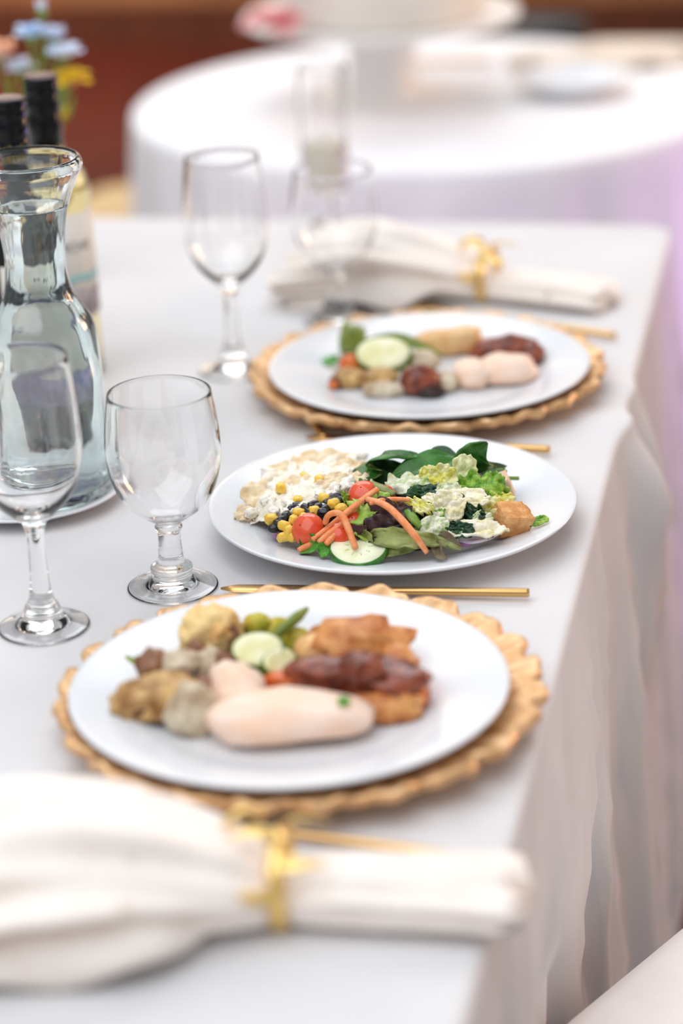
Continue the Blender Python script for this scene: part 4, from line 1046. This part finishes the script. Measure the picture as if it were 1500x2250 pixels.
slice_('zucchini_slice', 'smaller zucchini slice leaning right below the big one', 'zucchini', at(612, 1456, B+.016), face((.5, -.5, .7)), .0135, .006, M['zuc'], M['zucskin'], False, .75, 'zucchini on the nearest plate')
nl('zucchini_chunk', 'dark green zucchini chunk under the pale slices', 'zucchini', 575, 1486, (.016, .008, .008), 'zucskin', 224, amp=.2)
nl('squash_chunk', 'yellow squash chunk at the top of the vegetables', 'squash', 566, 1372, (.010, .007, .009), 'yel', 225, amp=.25, lift=.010)
nl('squash_chunk', 'olive-yellow squash chunk behind the green bean', 'squash', 604, 1384, (.011, .008, .009), 'yel', 226, amp=.25, lift=.006)
nl('squash_chunk', 'yellow-green squash chunk right of the green bean', 'squash', 655, 1406, (.011, .008, .009), 'yel', 227, amp=.25, lift=.006)
nl('zucchini_chunk', 'dark green chunk between the squash pieces', 'zucchini', 632, 1420, (.020, .010, .009), 'zucskin', 228, amp=.2)
nl('zucchini_chunk', 'dark green chunk left of the yellow squash', 'zucchini', 540, 1392, (.009, .007, .008), 'zucskin', 229, amp=.2, lift=.004)
def bean(label, P, r=.0042): return stalk('green_bean', label, 'green bean', 'green beans', P, [r*.5, r, r, r, r*.4], M['bean_g'], 10)
bean('green bean sticking up behind the zucchini, nearest plate', [at(600, 1400, B+.022), at(636, 1370, B+.028), at(676, 1336, B+.034)])
bean('green bean lying alone at the far left of nearest plate', [at(226, 1438, B+.008), at(262, 1450, B+.008), at(318, 1464, B+.010)], .0046)
bean('second green bean partly under the grey-brown mushroom', [at(290, 1470, B+.006), at(320, 1462, B+.006), at(350, 1472, B+.006)], .004)

# ------------------------------------------------------------------ farthest plate
def fl(name, label, cat, px, py, size, mt, seed, lift=0.0, group=None, **k):
    return lump(name, label, cat, group, px, py, zb(px, py, P3)+size[2]*.78+lift, size, M[mt], seed, **dict(dict(flatbottom=.7, freq=1.9, fine=.04), **k))
fl('chicken_breast', 'pale chicken slice at front right of the farthest plate', 'chicken', 1112, 812, (.028, .022, .014), 'chicken', 301, amp=.14, box=.8)
fl('chicken_breast', 'narrow chicken slice left of the wider one, farthest plate', 'chicken', 1036, 822, (.017, .022, .013), 'chicken', 302, amp=.14, box=.8)
fl('browned_chicken', 'red-brown roasted chicken behind the pale slices', 'chicken', 1115, 772, (.034, .014, .016), 'redmeat', 303, amp=.25)
fl('browned_chicken', 'dark roasted chicken point at the right end of farthest plate', 'chicken', 1168, 780, (.012, .012, .012), 'redmeat', 304, amp=.3)
fl('browned_chicken', 'tan browned chicken piece at back of the farthest plate', 'chicken', 985, 752, (.034, .014, .014), 'goldmeat', 305, amp=.25, box=.8, ry=-.12)
fl('browned_chicken', 'darker end of the tan chicken piece', 'chicken', 1040, 752, (.009, .012, .013), 'brownmeat', 306, amp=.25)
slice_('zucchini_slice', 'thick pale zucchini slice at centre left of farthest plate', 'zucchini', at(842, 782, B+.022), face((.05, -.6, .78)), .0265, .010, M['zuc'], M['zucskin'], False, .72)
fl('greens_clump', 'olive cooked greens clump left of the farthest zucchini', 'greens', 778, 752, (.013, .010, .016), 'bean_g', 307, amp=.4, fine=.1)
leaf('salad_leaf', 'olive leaf standing up at the left of the farthest plate', 'lettuce', LG, [at(770, 770, B+.014), at(762, 735, B+.022), at(758, 700, B+.034)], .009, M['olive'], up=(.2, -1, .2), ruf=.003, seed=31)
leaf('salad_leaf', 'green herb leaf lying at far left of the farthest plate', 'lettuce', LG, [at(745, 790, B+.010), at(715, 796, B+.007), at(688, 800, B+.004)], .006, M['herb'], up=(0, -.5, .9), seed=32)
leaf('salad_leaf', 'long green leaf edge behind the farthest zucchini', 'lettuce', LG, [at(800, 760, B+.024), at(870, 748, B+.026), at(930, 764, B+.02), at(975, 784, B+.012)], .008, M['bean_g'], up=(0, -.6, .8), seed=33)
fl('carrot_chunk', 'orange carrot chunk below the olive greens', 'carrot', 772, 800, (.012, .009, .010), 'orange', 308, amp=.2, lift=.006)
fl('potato_wedge', 'tan potato piece at left front of the farthest plate', 'potato', 768, 832, (.016, .012, .010), 'potato', 309, amp=.2)
fl('potato_wedge', 'dark-skinned potato edge under the tan piece', 'potato', 742, 838, (.008, .010, .007), 'potskin', 310, amp=.2)
fl('mushroom_slice', 'pale mushroom at the front of the farthest plate', 'mushroom', 845, 856, (.022, .010, .008), 'mush', 311, amp=.25)
fl('potato_wedge', 'tan potato piece between zucchini and dark meat', 'potato', 830, 830, (.018, .010, .009), 'potato', 312, amp=.25, lift=.004)
fl('mushroom_slice', 'grey-tan mushroom above the dark meat, farthest plate', 'mushroom', 930, 796, (.015, .011, .012), 'mush', 313, amp=.25, lift=.004)
fl('sauced_meat', 'dark red-brown meat chunk at centre front, farthest plate', 'meat', 922, 838, (.020, .015, .015), 'redmeat', 314, amp=.25)
fl('charred_bit', 'black charred corner under the dark meat chunk', 'garnish', 945, 862, (.012, .008, .006), 'char', 315, amp=.3)
fl('mushroom_slice', 'pale mushroom between dark meat and the chicken', 'mushroom', 982, 838, (.010, .018, .009), 'mush', 316, amp=.25)
fl('red_pepper_bit', 'red bit at the left tip of the farthest plate food', 'pepper', 732, 846, (.005, .004, .004), 'orange', 317, amp=.3)
